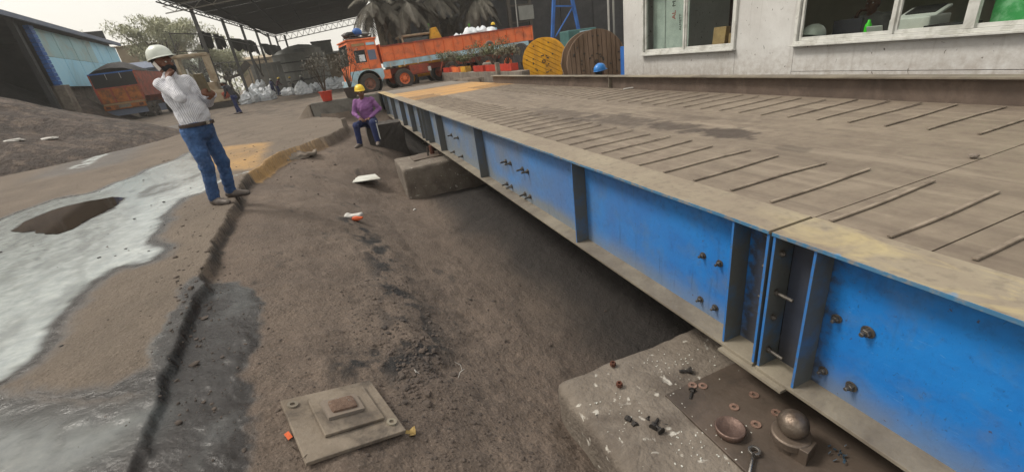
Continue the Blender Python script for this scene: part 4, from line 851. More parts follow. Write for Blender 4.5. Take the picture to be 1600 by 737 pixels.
def sdfmesh(name, prims, h, k, mats, parent, cut=None, noise=0, stripes=False, nscale=9, seed=0):
    lo = np.min([bounds(p)[0] for p in prims], 0)-3*h; hi = np.max([bounds(p)[1] for p in prims], 0)+3*h
    n_ = np.ceil((hi-lo)/h).astype(int)+1; F = np.full(tuple(n_), .5, np.float64)
    for p in prims:
        a, b = bounds(p); m_ = k*1.5+.02; i0 = np.maximum(0, np.floor((a-m_-lo)/h).astype(int)); i1 = np.minimum(n_, np.ceil((b+m_-lo)/h).astype(int)+1)
        ax = [lo[q]+h*np.arange(i0[q], i1[q]) for q in range(3)]; X = np.stack(np.meshgrid(*ax, indexing='ij'), -1); d = sdf_prim(p, X)
        s_ = tuple(slice(i0[q], i1[q]) for q in range(3)); A = F[s_]; hh = np.clip(.5+.5*(A-d)/k, 0, 1); F[s_] = A*(1-hh)+d*hh-k*hh*(1-hh)
    if noise or cut:
        ax = [lo[q]+h*np.arange(n_[q]) for q in range(3)]; X = np.stack(np.meshgrid(*ax, indexing='ij'), -1)
        if noise:
            a = X[..., 0]*1.3+X[..., 2]*2+seed; b = X[..., 1]*1.3-X[..., 0]*.7+X[..., 2]*.9
            F = F+noise*fbm(a*nscale, b*nscale, 3, 50+seed)
        if cut: F = np.maximum(F, cut(X))
    V, Q = surfnets(F, lo, h); c_ = V.mean(0)
    if np.sum(np.einsum('ij,ij->i', np.cross(V[Q[:, 0]]-c_, V[Q[:, 1]]-c_), V[Q[:, 2]]-c_)) < 0: Q = Q[:, ::-1]
    me = bpy.data.meshes.new(name); me.from_pydata(V.tolist(), [], Q.tolist()); me.polygons.foreach_set('use_smooth', [True]*len(Q))
    me.materials.append(mats)
    if stripes:
        best = np.full(len(V), 9.); u = np.zeros(len(V))
        for p in prims:
            d = np.abs(sdf_prim(p, V)); a, b = (P3(p[1]), P3(p[2])) if p[0] == 'c' else (P3(p[1])-[0, 0, .1], P3(p[1])+[0, 0, .1])
            w_ = (b-a)/np.linalg.norm(b-a); r_ = np.array([0, 1, 0.]); e1 = np.cross(w_, r_); e1 /= np.linalg.norm(e1)+1e-9; e2 = np.cross(w_, e1)
            an = np.arctan2((V-a)@e2, (V-a)@e1); rr = p[3] if p[0] == 'c' else p[2][0]; nst = max(8, round(2*PI*rr*1.15/.021))
            uu = (an/(2*PI)+1)*nst/100; m_ = d < best; best[m_] = d[m_]; u[m_] = uu[m_]
        at = me.color_attributes.new('stripe', 'FLOAT_COLOR', 'POINT'); c = np.ones((len(V), 4)); c[:, :3] = u[:, None]; at.data.foreach_set('color', c.ravel())
    me.update(); return link(name, me, parent)
def rotm(yaw=0, pitch=0, roll=0): return np.array(Matrix.Rotation(yaw, 3, 'Z')@Matrix.Rotation(pitch, 3, 'X')@Matrix.Rotation(roll, 3, 'Y'))
def hand(prims, wrist, dirv, palmn, size=1., curl=.5, side=1):
    w_ = P3(wrist); d = P3(dirv); d /= np.linalg.norm(d); n_ = P3(palmn); n_ -= (n_@d)*d; n_ /= np.linalg.norm(n_); s = np.cross(d, n_)*side
    pc_ = w_+d*.045*size; prims.append(('e', pc_, (.043*size, .050*size, .017*size), np.stack([s, d, n_], 1)))
    for i, (off, L) in enumerate(((-.030, .066), (-.010, .076), (.011, .071), (.030, .056))):
        a = w_+d*.085*size+s*off*size; c1 = curl*(.8+.15*i)
        d1 = d*math.cos(c1*.6)+n_*math.sin(c1*.6); b = a+d1*L*.5*size; d2 = d*math.cos(c1*1.7)+n_*math.sin(c1*1.7); c_ = b+d2*L*.5*size
        prims.append(('c', a, b, .0095*size, .0088*size)); prims.append(('c', b, c_, .0088*size, .0075*size))
    a = w_+d*.025*size-s*.035*size; b = a+(d*.6-s*.55+n_*.35)*.045*size; c_ = b+(d*.85+n_*.35)*.03*size
    prims.append(('c', a, b, .012*size, .010*size)); prims.append(('c', b, c_, .010*size, .008*size))
def head(prims, c, R):     # face looks along local +y of R
    c = P3(c); A = lambda v: c+R@P3(v)
    prims += [('e', A((0, -.012, .02)), (.074, .095, .098), R), ('e', A((0, .03, -.045)), (.056, .062, .066), R), ('c', A((0, .082, .012)), A((0, .105, -.022)), .010, .015),
              ('e', A((0, .073, -.062)), (.027, .018, .011), R), ('e', A((0, .06, -.098)), (.026, .024, .02), R), ('e', A((0, .076, .032)), (.05, .016, .012), R)]
    for s_ in (-1, 1): prims += [('e', A((s_*.077, -.008, -.005)), (.010, .02, .032), R), ('e', A((s_*.04, .058, -.02)), (.022, .022, .02), R)]
def extras_head(par, c, R, hat=None, hatpitch=0, mask=None, hair=True, h=.008, eyes=True):
    c = P3(c); A = lambda v: c+R@P3(v); M4 = Matrix(np.vstack([np.hstack([R, c[:, None]]), [0, 0, 0, 1]]).tolist())
    if hair: sdfmesh('hair', [('e', A((0, -.03, .015)), (.081, .092, .10), R)], h, .02, M['hair'], par, cut=lambda X: np.maximum(((X-c)@R)[..., 1]-.045, -.075-((X-c)@R)[..., 2]))
    if eyes:
        for s_ in (-1, 1):
            e = MB().lathe([(.0001, -.011), (.009, -.006), (.012, 0), (.009, .006), (.0001, .011)], 10, tuple(A((s_*.031, .076, .012)))).build('eye', M['whiteplastic'], par, smooth=True)
            MB().lathe([(.0001, -.006), (.006, 0), (.0001, .006)], 8, tuple(A((s_*.031, .0845, .012)))).build('pupil', M['hair'], e, smooth=True)
    if hat:
        o = hatm(.135).build('hard_hat', M[hat], par, smooth=True); o.matrix_basis = M4@Matrix.Translation((0, -.012, .052))@Matrix.Rotation(hatpitch, 4, 'X')
    if mask: sdfmesh('face_mask', [('e', A((0, .045, -.052)), (.066, .072, .062), R)], h, .02, M[mask], par, cut=lambda X: np.maximum(.01-((X-c)@R)[..., 1], ((X-c)@R)[..., 2]+.018))
def person(label, loc, yaw, J, shirt, pants, shoe='shoe', skin='skin', hat='hat_yellow', mask=None, h=.012, belly=0., sleeves=True, stripes=False, headR=None, grips=None, belt=False, eyes=True, tuck=True, group=None, hatpitch=.12, ell=0.):
    """J joints in body space: x right, y forward, z up"""
    t = thing('person', label, 'person', loc, yaw, group); hR = headR if headR is not None else rotm()
    pr = []; hip = P3(J['hip']); ch = P3(J['chest']); nk = P3(J['neck']); hd = P3(J['head'])
    head(pr, hd, hR); pr += [('c', nk-[0, 0, .03], hd-[0, .01, .06], .056, .052), ('c', hip, ch, .10, .11, (1.35, .9, 1)), ('c', ch, nk-[0, 0, .05], .12, .07, (1.25, .85, 1))]
    for s_, k_ in ((1, 'R'), (-1, 'L')):
        sh, el, wr = P3(J['sh'+k_]), P3(J['el'+k_]), P3(J['wr'+k_]); pr += [('c', sh, el, .048, .038), ('c', el, wr, .040, .026), ('c', ch+[0, 0, .04], sh, .07, .052)]
        hdv = grips.get(k_) if grips else None
        hand(pr, wr, hdv[0] if hdv else (wr-el), hdv[1] if hdv else (-s_*.9, .3, 0), 1., hdv[2] if hdv else .4, s_)
        hj, kn, an = P3(J['hip'+k_]), P3(J['kn'+k_]), P3(J['an'+k_]); tv = P3(J['toe'+k_])
        pr += [('c', hj, kn, .078, .052), ('c', kn, an, .052, .036), ('c', an-[0, 0, .03], tv, .036, .028)]
    sdfmesh('body', pr, min(h, .010) if h < .02 else h, .022, M[skin], t)
    # shirt
    sp_ = [('c', hip+[0, 0, .10 if tuck else 0], ch, .118+belly*.3, .128, (1.32, .95, 1)), ('c', ch, nk-[0, .01, .035], .138, .078, (1.3, .92, 1)), ('e', ch+[0, -.01, .02], (.19, .125, .16))]
    if belly: sp_.append(('e', (hip+ch)/2+[0, .055+belly*.4, .0], (.135, .12, .17)))
    for s_, k_ in ((1, 'R'), (-1, 'L')):
        sh, el, wr = P3(J['sh'+k_]), P3(J['el'+k_]), P3(J['wr'+k_]); sp_ += [('c', nk-[0, .01, .045], sh+[0, 0, -.012], .058, .058), ('c', ch+[0, 0, .06], sh, .08, .062), ('c', sh, el, .062, .052)]
        e2 = el+(wr-el)*(.9 if sleeves else .1); sp_.append(('c', el, e2, .052, .040 if sleeves else .052))
    zc_ = hip[2]+(.035 if tuck else -.09)
    sdfmesh('shirt', sp_, h, .024, M[shirt], t, cut=lambda X: zc_-X[..., 2]+.012*np.sin(X[..., 0]*30), noise=.012, stripes=stripes, nscale=9, seed=1)
    if shirt == 'stripe': sdfmesh('collar', [('c', nk-[0, .0, .02], nk+[0, .005, .022], .074, .066)], h*.8, .02, M[shirt], t, stripes=True)
    tp = [('c', hip-[0, .01, .0], hip+[0, 0, .06], .125+belly*.2, .128+belly*.25, (1.28, .98, 1)), ('e', hip+[0, -.03, -.06], (.17, .135, .12))]
    for s_, k_ in ((1, 'R'), (-1, 'L')):
        hj, kn, an = P3(J['hip'+k_]), P3(J['kn'+k_]), P3(J['an'+k_]); tp += [('c', hj, kn, .102, .074), ('c', kn, an+(kn-an)*.05, .072, .062)]
    sdfmesh('trousers', tp, h, .03, M[pants], t, cut=(lambda X: X[..., 2]-(hip[2]+.07)) if tuck else None, noise=.008, nscale=12, seed=2)
    if belt:
        sdfmesh('belt', [('c', hip+[0, 0, .03], hip+[0, 0, .065], .136+belly*.28, .136+belly*.28, (1.28, 1.0, 1))], h*.7, .02, M['leather'], t, cut=lambda X: np.abs(X[..., 2]-hip[2]-.045)-.02)
        MB().box((hip[0]+.02, hip[1]+.142+belly*.3, hip[2]+.045), (.05, .012, .04)).build('buckle', M['chrome'], t, bevel=.003)
    for s_, k_ in ((1, 'R'), (-1, 'L')):
        an = P3(J['an'+k_]); tv = P3(J['toe'+k_]); dv = tv-an; dv[2] = 0; dv /= np.linalg.norm(dv); zz = tv[2]-.03; heel = an-dv*.035
        sdfmesh('shoe', [('c', (heel[0], heel[1], zz+.045), (an+dv*.10)*[1, 1, 0]+[0, 0, zz+.04], .045, .046), ('c', (an+dv*.08)*[1, 1, 0]+[0, 0, zz+.035], (an+dv*.20)*[1, 1, 0]+[0, 0, zz+.028], .048, .036),
                         ('c', (an[0], an[1], zz+.05), (an[0], an[1], zz+.10), .046, .048)], min(h, .010), .02, M[shoe], t, cut=lambda X: zz-X[..., 2])
    extras_head(t, hd, hR, hat, hatpitch, mask, True, h, eyes); return t
# --- man on the phone
yawA = math.atan2(.47, .88)-PI+PI/2; yawA = math.atan2(-.47, .88)-PI/2
JA = dict(hip=(0, .02, .90), chest=(0, -.035, 1.26), neck=(0, -.06, 1.475), head=(0.01, -.065, 1.618), hipR=(.095, -.01, .87), knR=(.115, .025, .47), anR=(.13, -.04, .075), toeR=(.17, .14, .03),
          hipL=(-.095, -.01, .87), knL=(-.13, .03, .47), anL=(-.16, -.05, .075), toeL=(-.18, .11, .03), shR=(.165, -.045, 1.405), elR=(.25, .18, 1.245), wrR=(.15, .05, 1.455),
          shL=(-.17, -.03, 1.41), elL=(-.24, .06, 1.15), wrL=(-.13, .26, 1.24))
hRA = rotm(-.10, -.10, 0.05)
pm = person('man in white hard hat and striped shirt talking on a phone', (-1.58, 6.06, H1(-1.58, 6.06)), yawA, JA, 'stripe', 'denim', hat='hat_white', mask='mask', h=.009, belly=.07, stripes=True,
            headR=hRA, hatpitch=.24, grips={'R': ((-.10, -.06, .10), (-.8, .1, -.2), .9), 'L': ((.55, .12, .10), (.1, -.9, .1), .55)}, belt=True)
o = MB().box((0, 0, 0), (.009, .042, .10), R=Matrix.Rotation(.6, 3, 'X')@Matrix.Rotation(-.1, 3, 'Y')).build('phone', M['phone'], bevel=.004)
TA = world_of(pm); o.matrix_basis = TA@Matrix.Translation((.100, -.075, 1.585)); tag(o, 'pale mobile phone held to the ear of the man in the striped shirt', 'phone')
o = MB().box((0, 0, 0), (.028, .16, .20), R=Matrix.Rotation(.12, 3, 'Y')).build('folder', M['tablet'], bevel=.006)
o.matrix_basis = TA@Matrix.Translation((-.06, .235, 1.365))@Matrix.Rotation(-.35, 4, 'Z')@Matrix.Rotation(-.05, 4, 'X'); tag(o, 'brown folder held upright by the man in the striped shirt', 'folder')
# --- seated man
sp0 = G(576, 233); fz = sp0[2]
JS = dict(hip=(0, 0, .52), chest=(0, .06, .84), neck=(0, .07, 1.04), head=(0.0, .11, 1.175), hipR=(.10, .02, .50), knR=(.19, .42, .49), anR=(.22, .40, .085), toeR=(.26, .56, .03),
          hipL=(-.10, .02, .50), knL=(-.20, .42, .50), anL=(-.22, .44, .085), toeL=(-.26, .60, .03), shR=(.185, .05, .99), elR=(.27, .12, .74), wrR=(.09, .33, .63),
          shL=(-.19, .05, .99), elL=(-.31, .0, .76), wrL=(-.10, .22, .60))
sy = sp0[1]+.45; fz = max(fz, H1(sp0[0]+.2, sy-.45), H1(sp0[0]-.15, sy-.5), H1(sp0[0]+.05, sy-.6))+.01
ps = person('seated worker in yellow helmet, purple shirt and navy trousers beside the blue girder', (sp0[0]+.20, sy, fz), PI-.38, JS, 'purple', 'navy', hat='hat_yellow', h=.012, headR=rotm(.55, -.12, 0), tuck=False, skin='skin_dk',
            grips={'R': ((-.5, .4, -.2), (0, 0, -1), .6), 'L': ((.5, .4, -.1), (0, 0, -1), .7)})
for s_ in (-1,):
    MB().bar((-.155, .0, .52), (-.285, .40, .52), .012, .03).build('side_stripe', M['whiteplastic'], ps); MB().bar((-.283, .42, .49), (-.285, .42, .12), .012, .03, up=(1, 0, 0)).build('side_stripe', M['whiteplastic'], ps)
tag(block(-.12, .75, -.10, .45, -.5, .40, .08, .03, .02, 14).build('concrete_seat_block', M['shaded_conc']), 'dark concrete block the worker in purple sits on', 'block')
o = bpy.data.objects['concrete_seat_block']; o.location = (sp0[0]+.2, sy+.12, fz)
# --- generic workers (low detail)
def stand(lean=0., step=.15, arms=0.):
    l = lean
    return dict(hip=(0, 0, .88), chest=(0, l*.5, 1.24), neck=(0, l*.9, 1.44), head=(0, l*1.15+.02, 1.57), hipR=(.09, 0, .86), knR=(.10, step*.8, .47), anR=(.11, step, .075), toeR=(.12, step+.15, .03),
                hipL=(-.09, 0, .86), knL=(-.10, -step*.2, .47), anL=(-.10, -step, .075), toeL=(-.11, -step+.15, .03), shR=(.18, l*.85, 1.39), elR=(.24, l*.8+.02, 1.12), wrR=(.2, l+.14+arms*.2, .92+arms),
                shL=(-.18, l*.85, 1.39), elL=(-.24, l*.8, 1.12), wrL=(-.2, l+.12+arms*.2, .92+arms))
p = gz(375, 178, 0.0)
wk = person('worker in white helmet and dark jacket walking stooped with an orange bag across the yard', (p[0], p[1], H1(p[0], p[1])), 1.15, stand(.22, .16), 'darkcloth', 'navy', hat='hat_white', h=.024, eyes=False, skin='skin_dk', shoe='leather')
o = MB().box((0, 0, 0), (.12, .42, .34)).build('shoulder_bag', M['orange_dk'], bevel=.05); o.matrix_basis = world_of(wk)@Matrix.Translation((.0, .34, 1.02))@Matrix.Rotation(-.35, 4, 'X'); tag(o, 'orange brown shoulder bag hanging on the walking worker', 'bag')
for (px, py, lb, sh_, pn, ht, yw, le) in [(438, 150, 'worker in yellow helmet and maroon shirt bending beside the white sack heap', 'maroon', 'navy', 'hat_yellow', -1.2, .3), (430, 150, 'worker in navy shirt behind the one in maroon at the sack heap', 'navy', 'navy', 'hat_white', -.6, .1),
        (461, 143, 'worker in olive shirt and yellow helmet standing behind the white sacks', 'greycloth', 'darkcloth', 'hat_yellow', 1.9, .1), (478, 141, 'worker in dark clothes and white helmet behind the white sacks', 'darkcloth', 'darkcloth', 'hat_white', .6, .2)]:
    p = gz(px, py, .0); person(lb, (p[0], p[1], H1(p[0], p[1])), yw, stand(le, .1, .1), sh_, pn, hat=ht, h=.035, eyes=False, skin='skin_dk', shoe='leather', group='workers by the white sacks')
# man at the office desk, phone at his ear
JD = {k: tuple(v) for k, v in dict(hip=(0, 0, .52), chest=(0, .02, .86), neck=(0, .03, 1.05), head=(0.0, .05, 1.18), hipR=(.10, .02, .50), knR=(.14, .42, .49), anR=(.14, .40, .085), toeR=(.14, .56, .03),
          hipL=(-.10, .02, .50), knL=(-.14, .42, .50), anL=(-.14, .44, .085), toeL=(-.14, .60, .03), shR=(.185, .02, .99), elR=(.28, .16, .78), wrR=(.15, .12, 1.02), shL=(-.19, .02, .99), elL=(-.26, .12, .74), wrL=(-.12, .36, .76)).items()}
p = gx(1366, 8, 7.35); dz = p[2]-1.16
person('man with dark beard at the office desk holding a phone to his ear', (7.35, p[1], dz), PI/2+.15, JD, 'greycloth', 'darkcloth', hat=None, mask=None, h=.016, skin='skin_dk', headR=rotm(0, 0, 0), grips={'R': ((-.1, .02, .2), (-.9, 0, 0), .8), 'L': ((.3, .5, 0), (0, 0, -1), .3)})
MB().box((7.5, p[1], .3+dz/2), (.5, .5, .5+dz)).build('x', M['black'], None)
o = bpy.data.objects['x']; o.name = 'office_chair'; tag(o, 'black chair under the man at the office desk', 'chair')
# blue helmet worker crouching behind the kerb
p = gd(938, 110, 8.6)
JC = dict(hip=(0, 0, .30), chest=(0, .16, .58), neck=(0, .27, .74), head=(0, .34, .86), hipR=(.1, .02, .3), knR=(.17, .38, .45), anR=(.14, .12, .08), toeR=(.16, .3, .03), hipL=(-.1, .02, .3), knL=(-.17, .38, .45), anL=(-.14, .12, .08), toeL=(-.16, .3, .03),
          shR=(.18, .24, .69), elR=(.24, .42, .5), wrR=(.12, .6, .48), shL=(-.18, .24, .69), elL=(-.24, .42, .5), wrL=(-.12, .6, .48))
person('worker in blue helmet crouching behind the weighbridge kerb in front of the big reel', (p[0]-.34*math.sin(1.3), p[1]-.34*math.cos(1.3), p[2]-.90), -1.3, JC, 'darkcloth', 'darkcloth', hat='hat_blue', h=.02, skin='skin_dk', eyes=False)

# ================================================================== TRUCKS
def wheel(par, c, r=.5, w_=.28, ax=(0, 1, 0), rim='orange_dk', dual=False):
    A = Vector(ax).normalized(); c = Vector(c); t = MB()
    t.lathe([(r*.56, -w_/2), (r*.9, -w_/2), (r, -w_*.38), (r, w_*.38), (r*.9, w_/2), (r*.56, w_/2), (r*.56, -w_/2)], 32, c, A); wh = t.build('wheel', M['tyre'], par, smooth=False, bevel=.01)
    m_ = MB(); m_.lathe([(r*.57, w_*.42), (r*.52, w_*.40), (r*.46, w_*.25), (r*.26, w_*.22), (r*.24, w_*.5), (r*.1, w_*.56), (0, w_*.56)], 24, c, A); m_.build('rim', M[rim], wh)
    m_ = MB()
    for k in range(8):
        a = 2*PI*k/8; u = A.orthogonal().normalized(); v_ = A.cross(u); q = c+(u*math.cos(a)+v_*math.sin(a))*r*.34+A*w_*.24; m_.cyl(q, q+A*.03, .02, 6)
    m_.build('wheel_nuts', M['steel_dark'], wh); return wh
# open body truck: local x = backwards along the truck, y = away from the viewer, front bumper at x=-.75
ta = gz(583, 147, .1); tA = thing('cargo_truck', 'long orange open truck with pale blue skirt loaded with white sacks by the approach road', 'truck', (ta[0], ta[1], .1), .15)
def tb(mb, nm, m, par=tA, **k): return mb.build(nm, M[m], par, **k)
yS = 0.02   # near side plane
Wt = 2.35
b = MB(); prof = [(-.80, .62), (-.80, 1.15), (-.74, 1.85), (-.64, 2.52), (.72, 2.52), (.78, 1.05), (.66, .62)]+[(.60*math.cos(a), .52+.62*math.sin(a)) for a in np.linspace(.15, PI-.15, 12)]
b.prism([(x_, z_) for x_, z_ in prof], -yS-Wt, -yS, Matrix(((1, 0, 0, 0), (0, 0, -1, 0), (0, 1, 0, 0), (0, 0, 0, 1)))); cab = tb(b, 'cab', 'orange', bevel=.04)
b = MB(); b.box((.05, yS+Wt/2, 2.56), (1.5, Wt+.08, .07)); tb(b, 'cab_roof', 'orange', bevel=.02)
b = MB(); b.box((-.17, yS-.012, 1.80), (.56, .02, .58)); wn = tb(b, 'side_window', 'glassd')
b = MB()
for c_, d_ in (((-.17, yS-.02, 2.11), (.66, .03, .05)), ((-.17, yS-.02, 1.49), (.66, .03, .05)), ((-.47, yS-.02, 1.8), (.05, .03, .62)), ((.13, yS-.02, 1.8), (.05, .03, .62))): b.box(c_, d_)
tb(b, 'window_frame', 'orange', wn)
b = MB(); b.box((-.10, yS-.03, 1.72), (.28, .02, .3)); tb(b, 'driver_towel', 'white_bag', wn, bevel=.008)
b = MB(); b.box((.42, yS-.012, 1.82), (.38, .02, .46)); tb(b, 'quarter_window', 'bluegrey'); b = MB(); b.box((.42, yS-.008, 1.82), (.45, .02, .53)); tb(b, 'quarter_window_frame', 'orange')
for x_, w_ in ((-.15, .62), (.45, .42)): b = MB(); b.box((x_, yS-.01, 2.33), (w_, .03, .11)); tb(b, 'name_strip', 'cardboard' if x_ < 0 else 'lightblue')
b = MB(); b.box((-.05, yS-.015, 1.2), (.34, .02, .08)); tb(b, 'door_handle_plate', 'cardboard')
for x_ in (-.5, .17): b = MB(); b.box((x_, yS-.006, 1.75), (.015, .014, 1.35)); tb(b, 'door_seam', 'orange_dk')
b = MB(); b.box((0, 0, 0), (.03, Wt-.25, .95), R=Matrix.Rotation(.13, 3, 'Y')); o = tb(b, 'windscreen', 'glassd'); o.location = (-.725, yS+Wt/2, 1.92)
# blue lower band with arch
def arch(cx_, r0, x0, x1, z0, z1, zc_):
    up = [(cx_-r0*math.cos(a), zc_+r0*math.sin(a)) for a in np.linspace(0, PI, 14)]
    return [(x0, z1)]+[(x0, z0)]+up+[(x1, max(z0, .75))]+[(x1, z1)]
MX = Matrix(((1, 0, 0, 0), (0, 0, -1, 0), (0, 1, 0, 0), (0, 0, 0, 1)))
b = MB(); b.prism(arch(0, .62, -.84, .8, .38, 1.16, .52), -yS-.0, -yS+.035, MX); tb(b, 'wheel_arch_band', 'lightblue', bevel=.006)
b = MB(); b.lathe([(.60, -.25), (.63, -.25), (.63, .25), (.60, .25), (.60, -.25)], 32, (0, yS+.27, .52), (0, 1, 0)); tb(b, 'inner_wing', 'black')
b = MB(); b.box((0, yS+.55, .85), (1.3, .1, .8)); tb(b, 'inner_wing', 'black')
b = MB(); b.box((-.86, yS+Wt/2, .55), (.16, Wt, .36)); tb(b, 'bumper', 'lightblue', bevel=.02); b = MB(); b.box((-.95, yS+.28, .62), (.04, .22, .16)); tb(b, 'headlight', 'whiteplastic', bevel=.02)
b = MB(); b.box((-.95, yS+Wt-.28, .62), (.04, .22, .16)); tb(b, 'headlight', 'whiteplastic', bevel=.02)
b = MB(); b.box((-.96, yS+.45, .32), (.03, .4, .14)); tb(b, 'number_plate', 'whiteplastic')
b = MB(); b.tube([(-.7, yS-.02, 2.1), (-.95, yS-.2, 2.12), (-.95, yS-.2, 1.6)], .015, 6); o = tb(b, 'mirror_arm', 'steel_dark'); b = MB(); b.box((-.95, yS-.2, 1.8), (.05, .2, .38)); tb(b, 'mirror', 'black', o, bevel=.01)
b = MB(); b.box((.15, yS+1.2, 2.66), (1.1, 1.7, .1)); b.box((.15, yS+.3, 2.78), (1.1, .03, .03)); b.box((.15, yS+2.0, 2.78), (1.1, .03, .03))
for x_ in (-.35, .1, .65):
    for y_ in (.3, 2.0): b.box((x_, yS+y_, 2.7), (.03, .03, .18))
tb(b, 'roof_rack', 'steel_dark')
for i, (x_, y_, z_, r_, mm, sq, lb) in enumerate([(-.2, .7, 2.84, .22, 'tarp', (1.2, 1, .6), 'dark tarpaulin bundle tied on the truck cab roof'), (.12, .6, 2.93, .22, 'bluepost', (1, 1, .85), 'blue drum shaped bundle on the truck cab roof'), (-.1, 1.5, 2.86, .3, 'leather', (1.3, 1, .6), 'brown bedding roll on the truck cab roof'), (.48, .8, 2.82, .16, 'greycloth', (1.5, 1, .6), 'grey cloth bundle at the rear of the truck cab roof')]):
    o = lump(r_, 20+i, sq, 12).build('luggage_bundle', M[mm], smooth=True); o.matrix_basis = world_of(tA)@Matrix.Translation((x_, y_, z_)); tag(o, lb, 'bundle')
# body
X0, X1 = .92, 10.1; ZB, ZT0, ZT1 = 1.42, 2.12, 2.28
b = MB(); pts = [(X0, ZB), (X1, ZB+.12), (X1, ZT1), (X0, ZT0)]
side = MB().prism(pts, -yS-.05, -yS, MX); sd_ = tb(side, 'side_board', 'orange', bevel=.004)
side = MB().prism(pts, -yS-Wt, -yS-Wt+.05, MX); tb(side, 'side_board', 'orange')
for k in range(17):
    x_ = X0+.06+(X1-X0-.12)*k/16; zt = ZT0+(ZT1-ZT0)*(x_-X0)/(X1-X0); zb = ZB+.12*(x_-X0)/(X1-X0)
    MB().box((x_, yS-.025, (zt+zb)/2), (.05, .05, zt-zb-.02)).build('stake', M['orange'], sd_)
b = MB(); b.bar((X0, yS-.01, ZT0+.02), (X1, yS-.01, ZT1+.02), .11, .06); tb(b, 'top_rail', 'orange_dk', sd_)
b = MB(); b.prism([(X0-.05, ZB-.27), (X1-.35, ZB-.15), (X1-.35, ZB+.10), (X0-.05, ZB-.01)], -yS-.06, -yS+.012, MX); sk = tb(b, 'skirt_board', 'lightblue', bevel=.004)
for k in range(12):
    x_ = X0+.3+(X1-X0-1)*k/11; MB().box((x_, yS-.03, ZB-.2+.12*(x_-X0)/9.2), (.07, .03, .22)).build('skirt_hook', M['white_paint'], sk)
b = MB(); b.box((X1, yS+Wt/2, (ZB+ZT1)/2+.05), (.06, Wt, ZT1-ZB-.1)); tb(b, 'tailboard', 'orange'); b = MB(); b.box((X0-.02, yS+Wt/2, 1.8), (.06, Wt, .9)); tb(b, 'headboard', 'orange')
b = MB(); b.box((5.5, yS+Wt/2, 1.5), (9.1, Wt-.1, .06)); tb(b, 'load_floor', 'steel_dark')
b = MB(); b.box((4.8, yS+.75, .92), (10.2, .12, .28)); b.box((4.8, yS+Wt-.75, .92), (10.2, .12, .28)); tb(b, 'chassis_rail', 'orange_dk')
b = MB(); b.box((.95, yS+.14, .82), (.42, .3, .42)); tb(b, 'step_box', 'orange', bevel=.02); b = MB(); b.box((2.75, yS+.3, .86), (1.1, .5, .5)); tb(b, 'fuel_tank', 'orange_dk', bevel=.05)
b = MB(); b.bar((4.2, yS+.1, 1.25), (3.9, yS+.1, .55), .1, .06); tb(b, 'side_guard_strut', 'orange_dk'); b = MB(); b.cyl((3.3, yS+.05, .92), (3.3, yS+.05, .70), .09, 12); tb(b, 'white_canister', 'whiteplastic')
for x_ in (0, 1.84, 4.62, 6.9, 8.2): wheel(tA, (x_, yS+.16, .5), .5, .3, (0, -1, 0), 'orange' if x_ else 'rimdust'); wheel(tA, (x_, yS+Wt-.16, .5), .5, .3, (0, 1, 0), 'orange')
def bag(seed, r=.5, sq=(1, 1, .9), m='white_bag'):
    rs = random.Random(seed); m_ = MB(); N = 14; K = 8; vs = []
    for i in range(K+1):
        t = i/K; base = .88+.14*math.sin(PI*min(1, t*1.2)); rr = base if t < .8 else base*(1-(t-.8)*3.4)
        for j in range(N):
            a = 2*PI*j/N; sqr = 1/max(abs(math.cos(a)), abs(math.sin(a)))**.45; q = r*rr*sqr*(1+.07*math.sin(3*a+seed)+rs.uniform(-.13, .13)); q = max(q, .02)
            vs.append((q*math.cos(a)*sq[0], q*math.sin(a)*sq[1], r*1.7*sq[2]*(t-.02*math.sin(5*a))+(.34*r*math.sin(2*a+seed) if t > .75 else 0)+r*rs.uniform(-.04, .04)))
    m_.add(vs, [(i*N+j, i*N+(j+1) % N, (i+1)*N+(j+1) % N, (i+1)*N+j) for i in range(K) for j in range(N)]+[tuple(range(K*N, K*N+N))]); return m_
TT = world_of(tA)
for i, (px, lb, r_, lift) in enumerate([(697, 'small', .2, .0), (712, 'second small', .24, .06), (721, 'low', .24, .0), (735, 'largest', .36, .06), (752, 'tall pointed', .3, .16), (768, 'last', .3, .05)]):
    x_ = 0
    q = gy(px, 55, 25.6); x_ = (q[0]-ta[0])/math.cos(.15); o = bag(30+i, r_, (1.2, 1, .9)).build('white_sack', M['white_bag'], smooth=True)
    zt = ZT0+(ZT1-ZT0)*(x_-X0)/(X1-X0); o.matrix_basis = TT@Matrix.Translation((x_, .5, zt-.32+lift)); tag(o, f'{lb} white sack bulging above the orange truck side' + ('' if i not in (0, 5) else (' near the cab' if i == 0 else ' beside the blue shirted worker')), 'sack', 'white sacks on the orange truck')
q = gy(778, 48, 26.2); x_ = (q[0]-ta[0])/math.cos(.15)
o = person('worker in yellow helmet and light blue shirt standing in the orange truck', (0, 0, 0), .4, stand(.05, .05, .1), 'blueshirt', 'darkcloth', hat='hat_yellow', h=.028, eyes=False, skin='skin_dk', shoe='leather')
pw = TT@Vector((x_, 1.2, 0)); o.location = (pw.x, pw.y, gy(778, 37, pw.y)[2]-1.64)
# coal truck seen from behind
pt = gz(208, 188, 0); tB = thing('coal_truck', 'parked tipper truck with worn orange tailgate heaped with dark coal seen from behind', 'truck', (pt[0], pt[1], 0), .06); tB.scale = (1.12, 1.12, 1.12)
def tc(mb, nm, m, par=tB, **k): return mb.build(nm, M[m], par, **k)
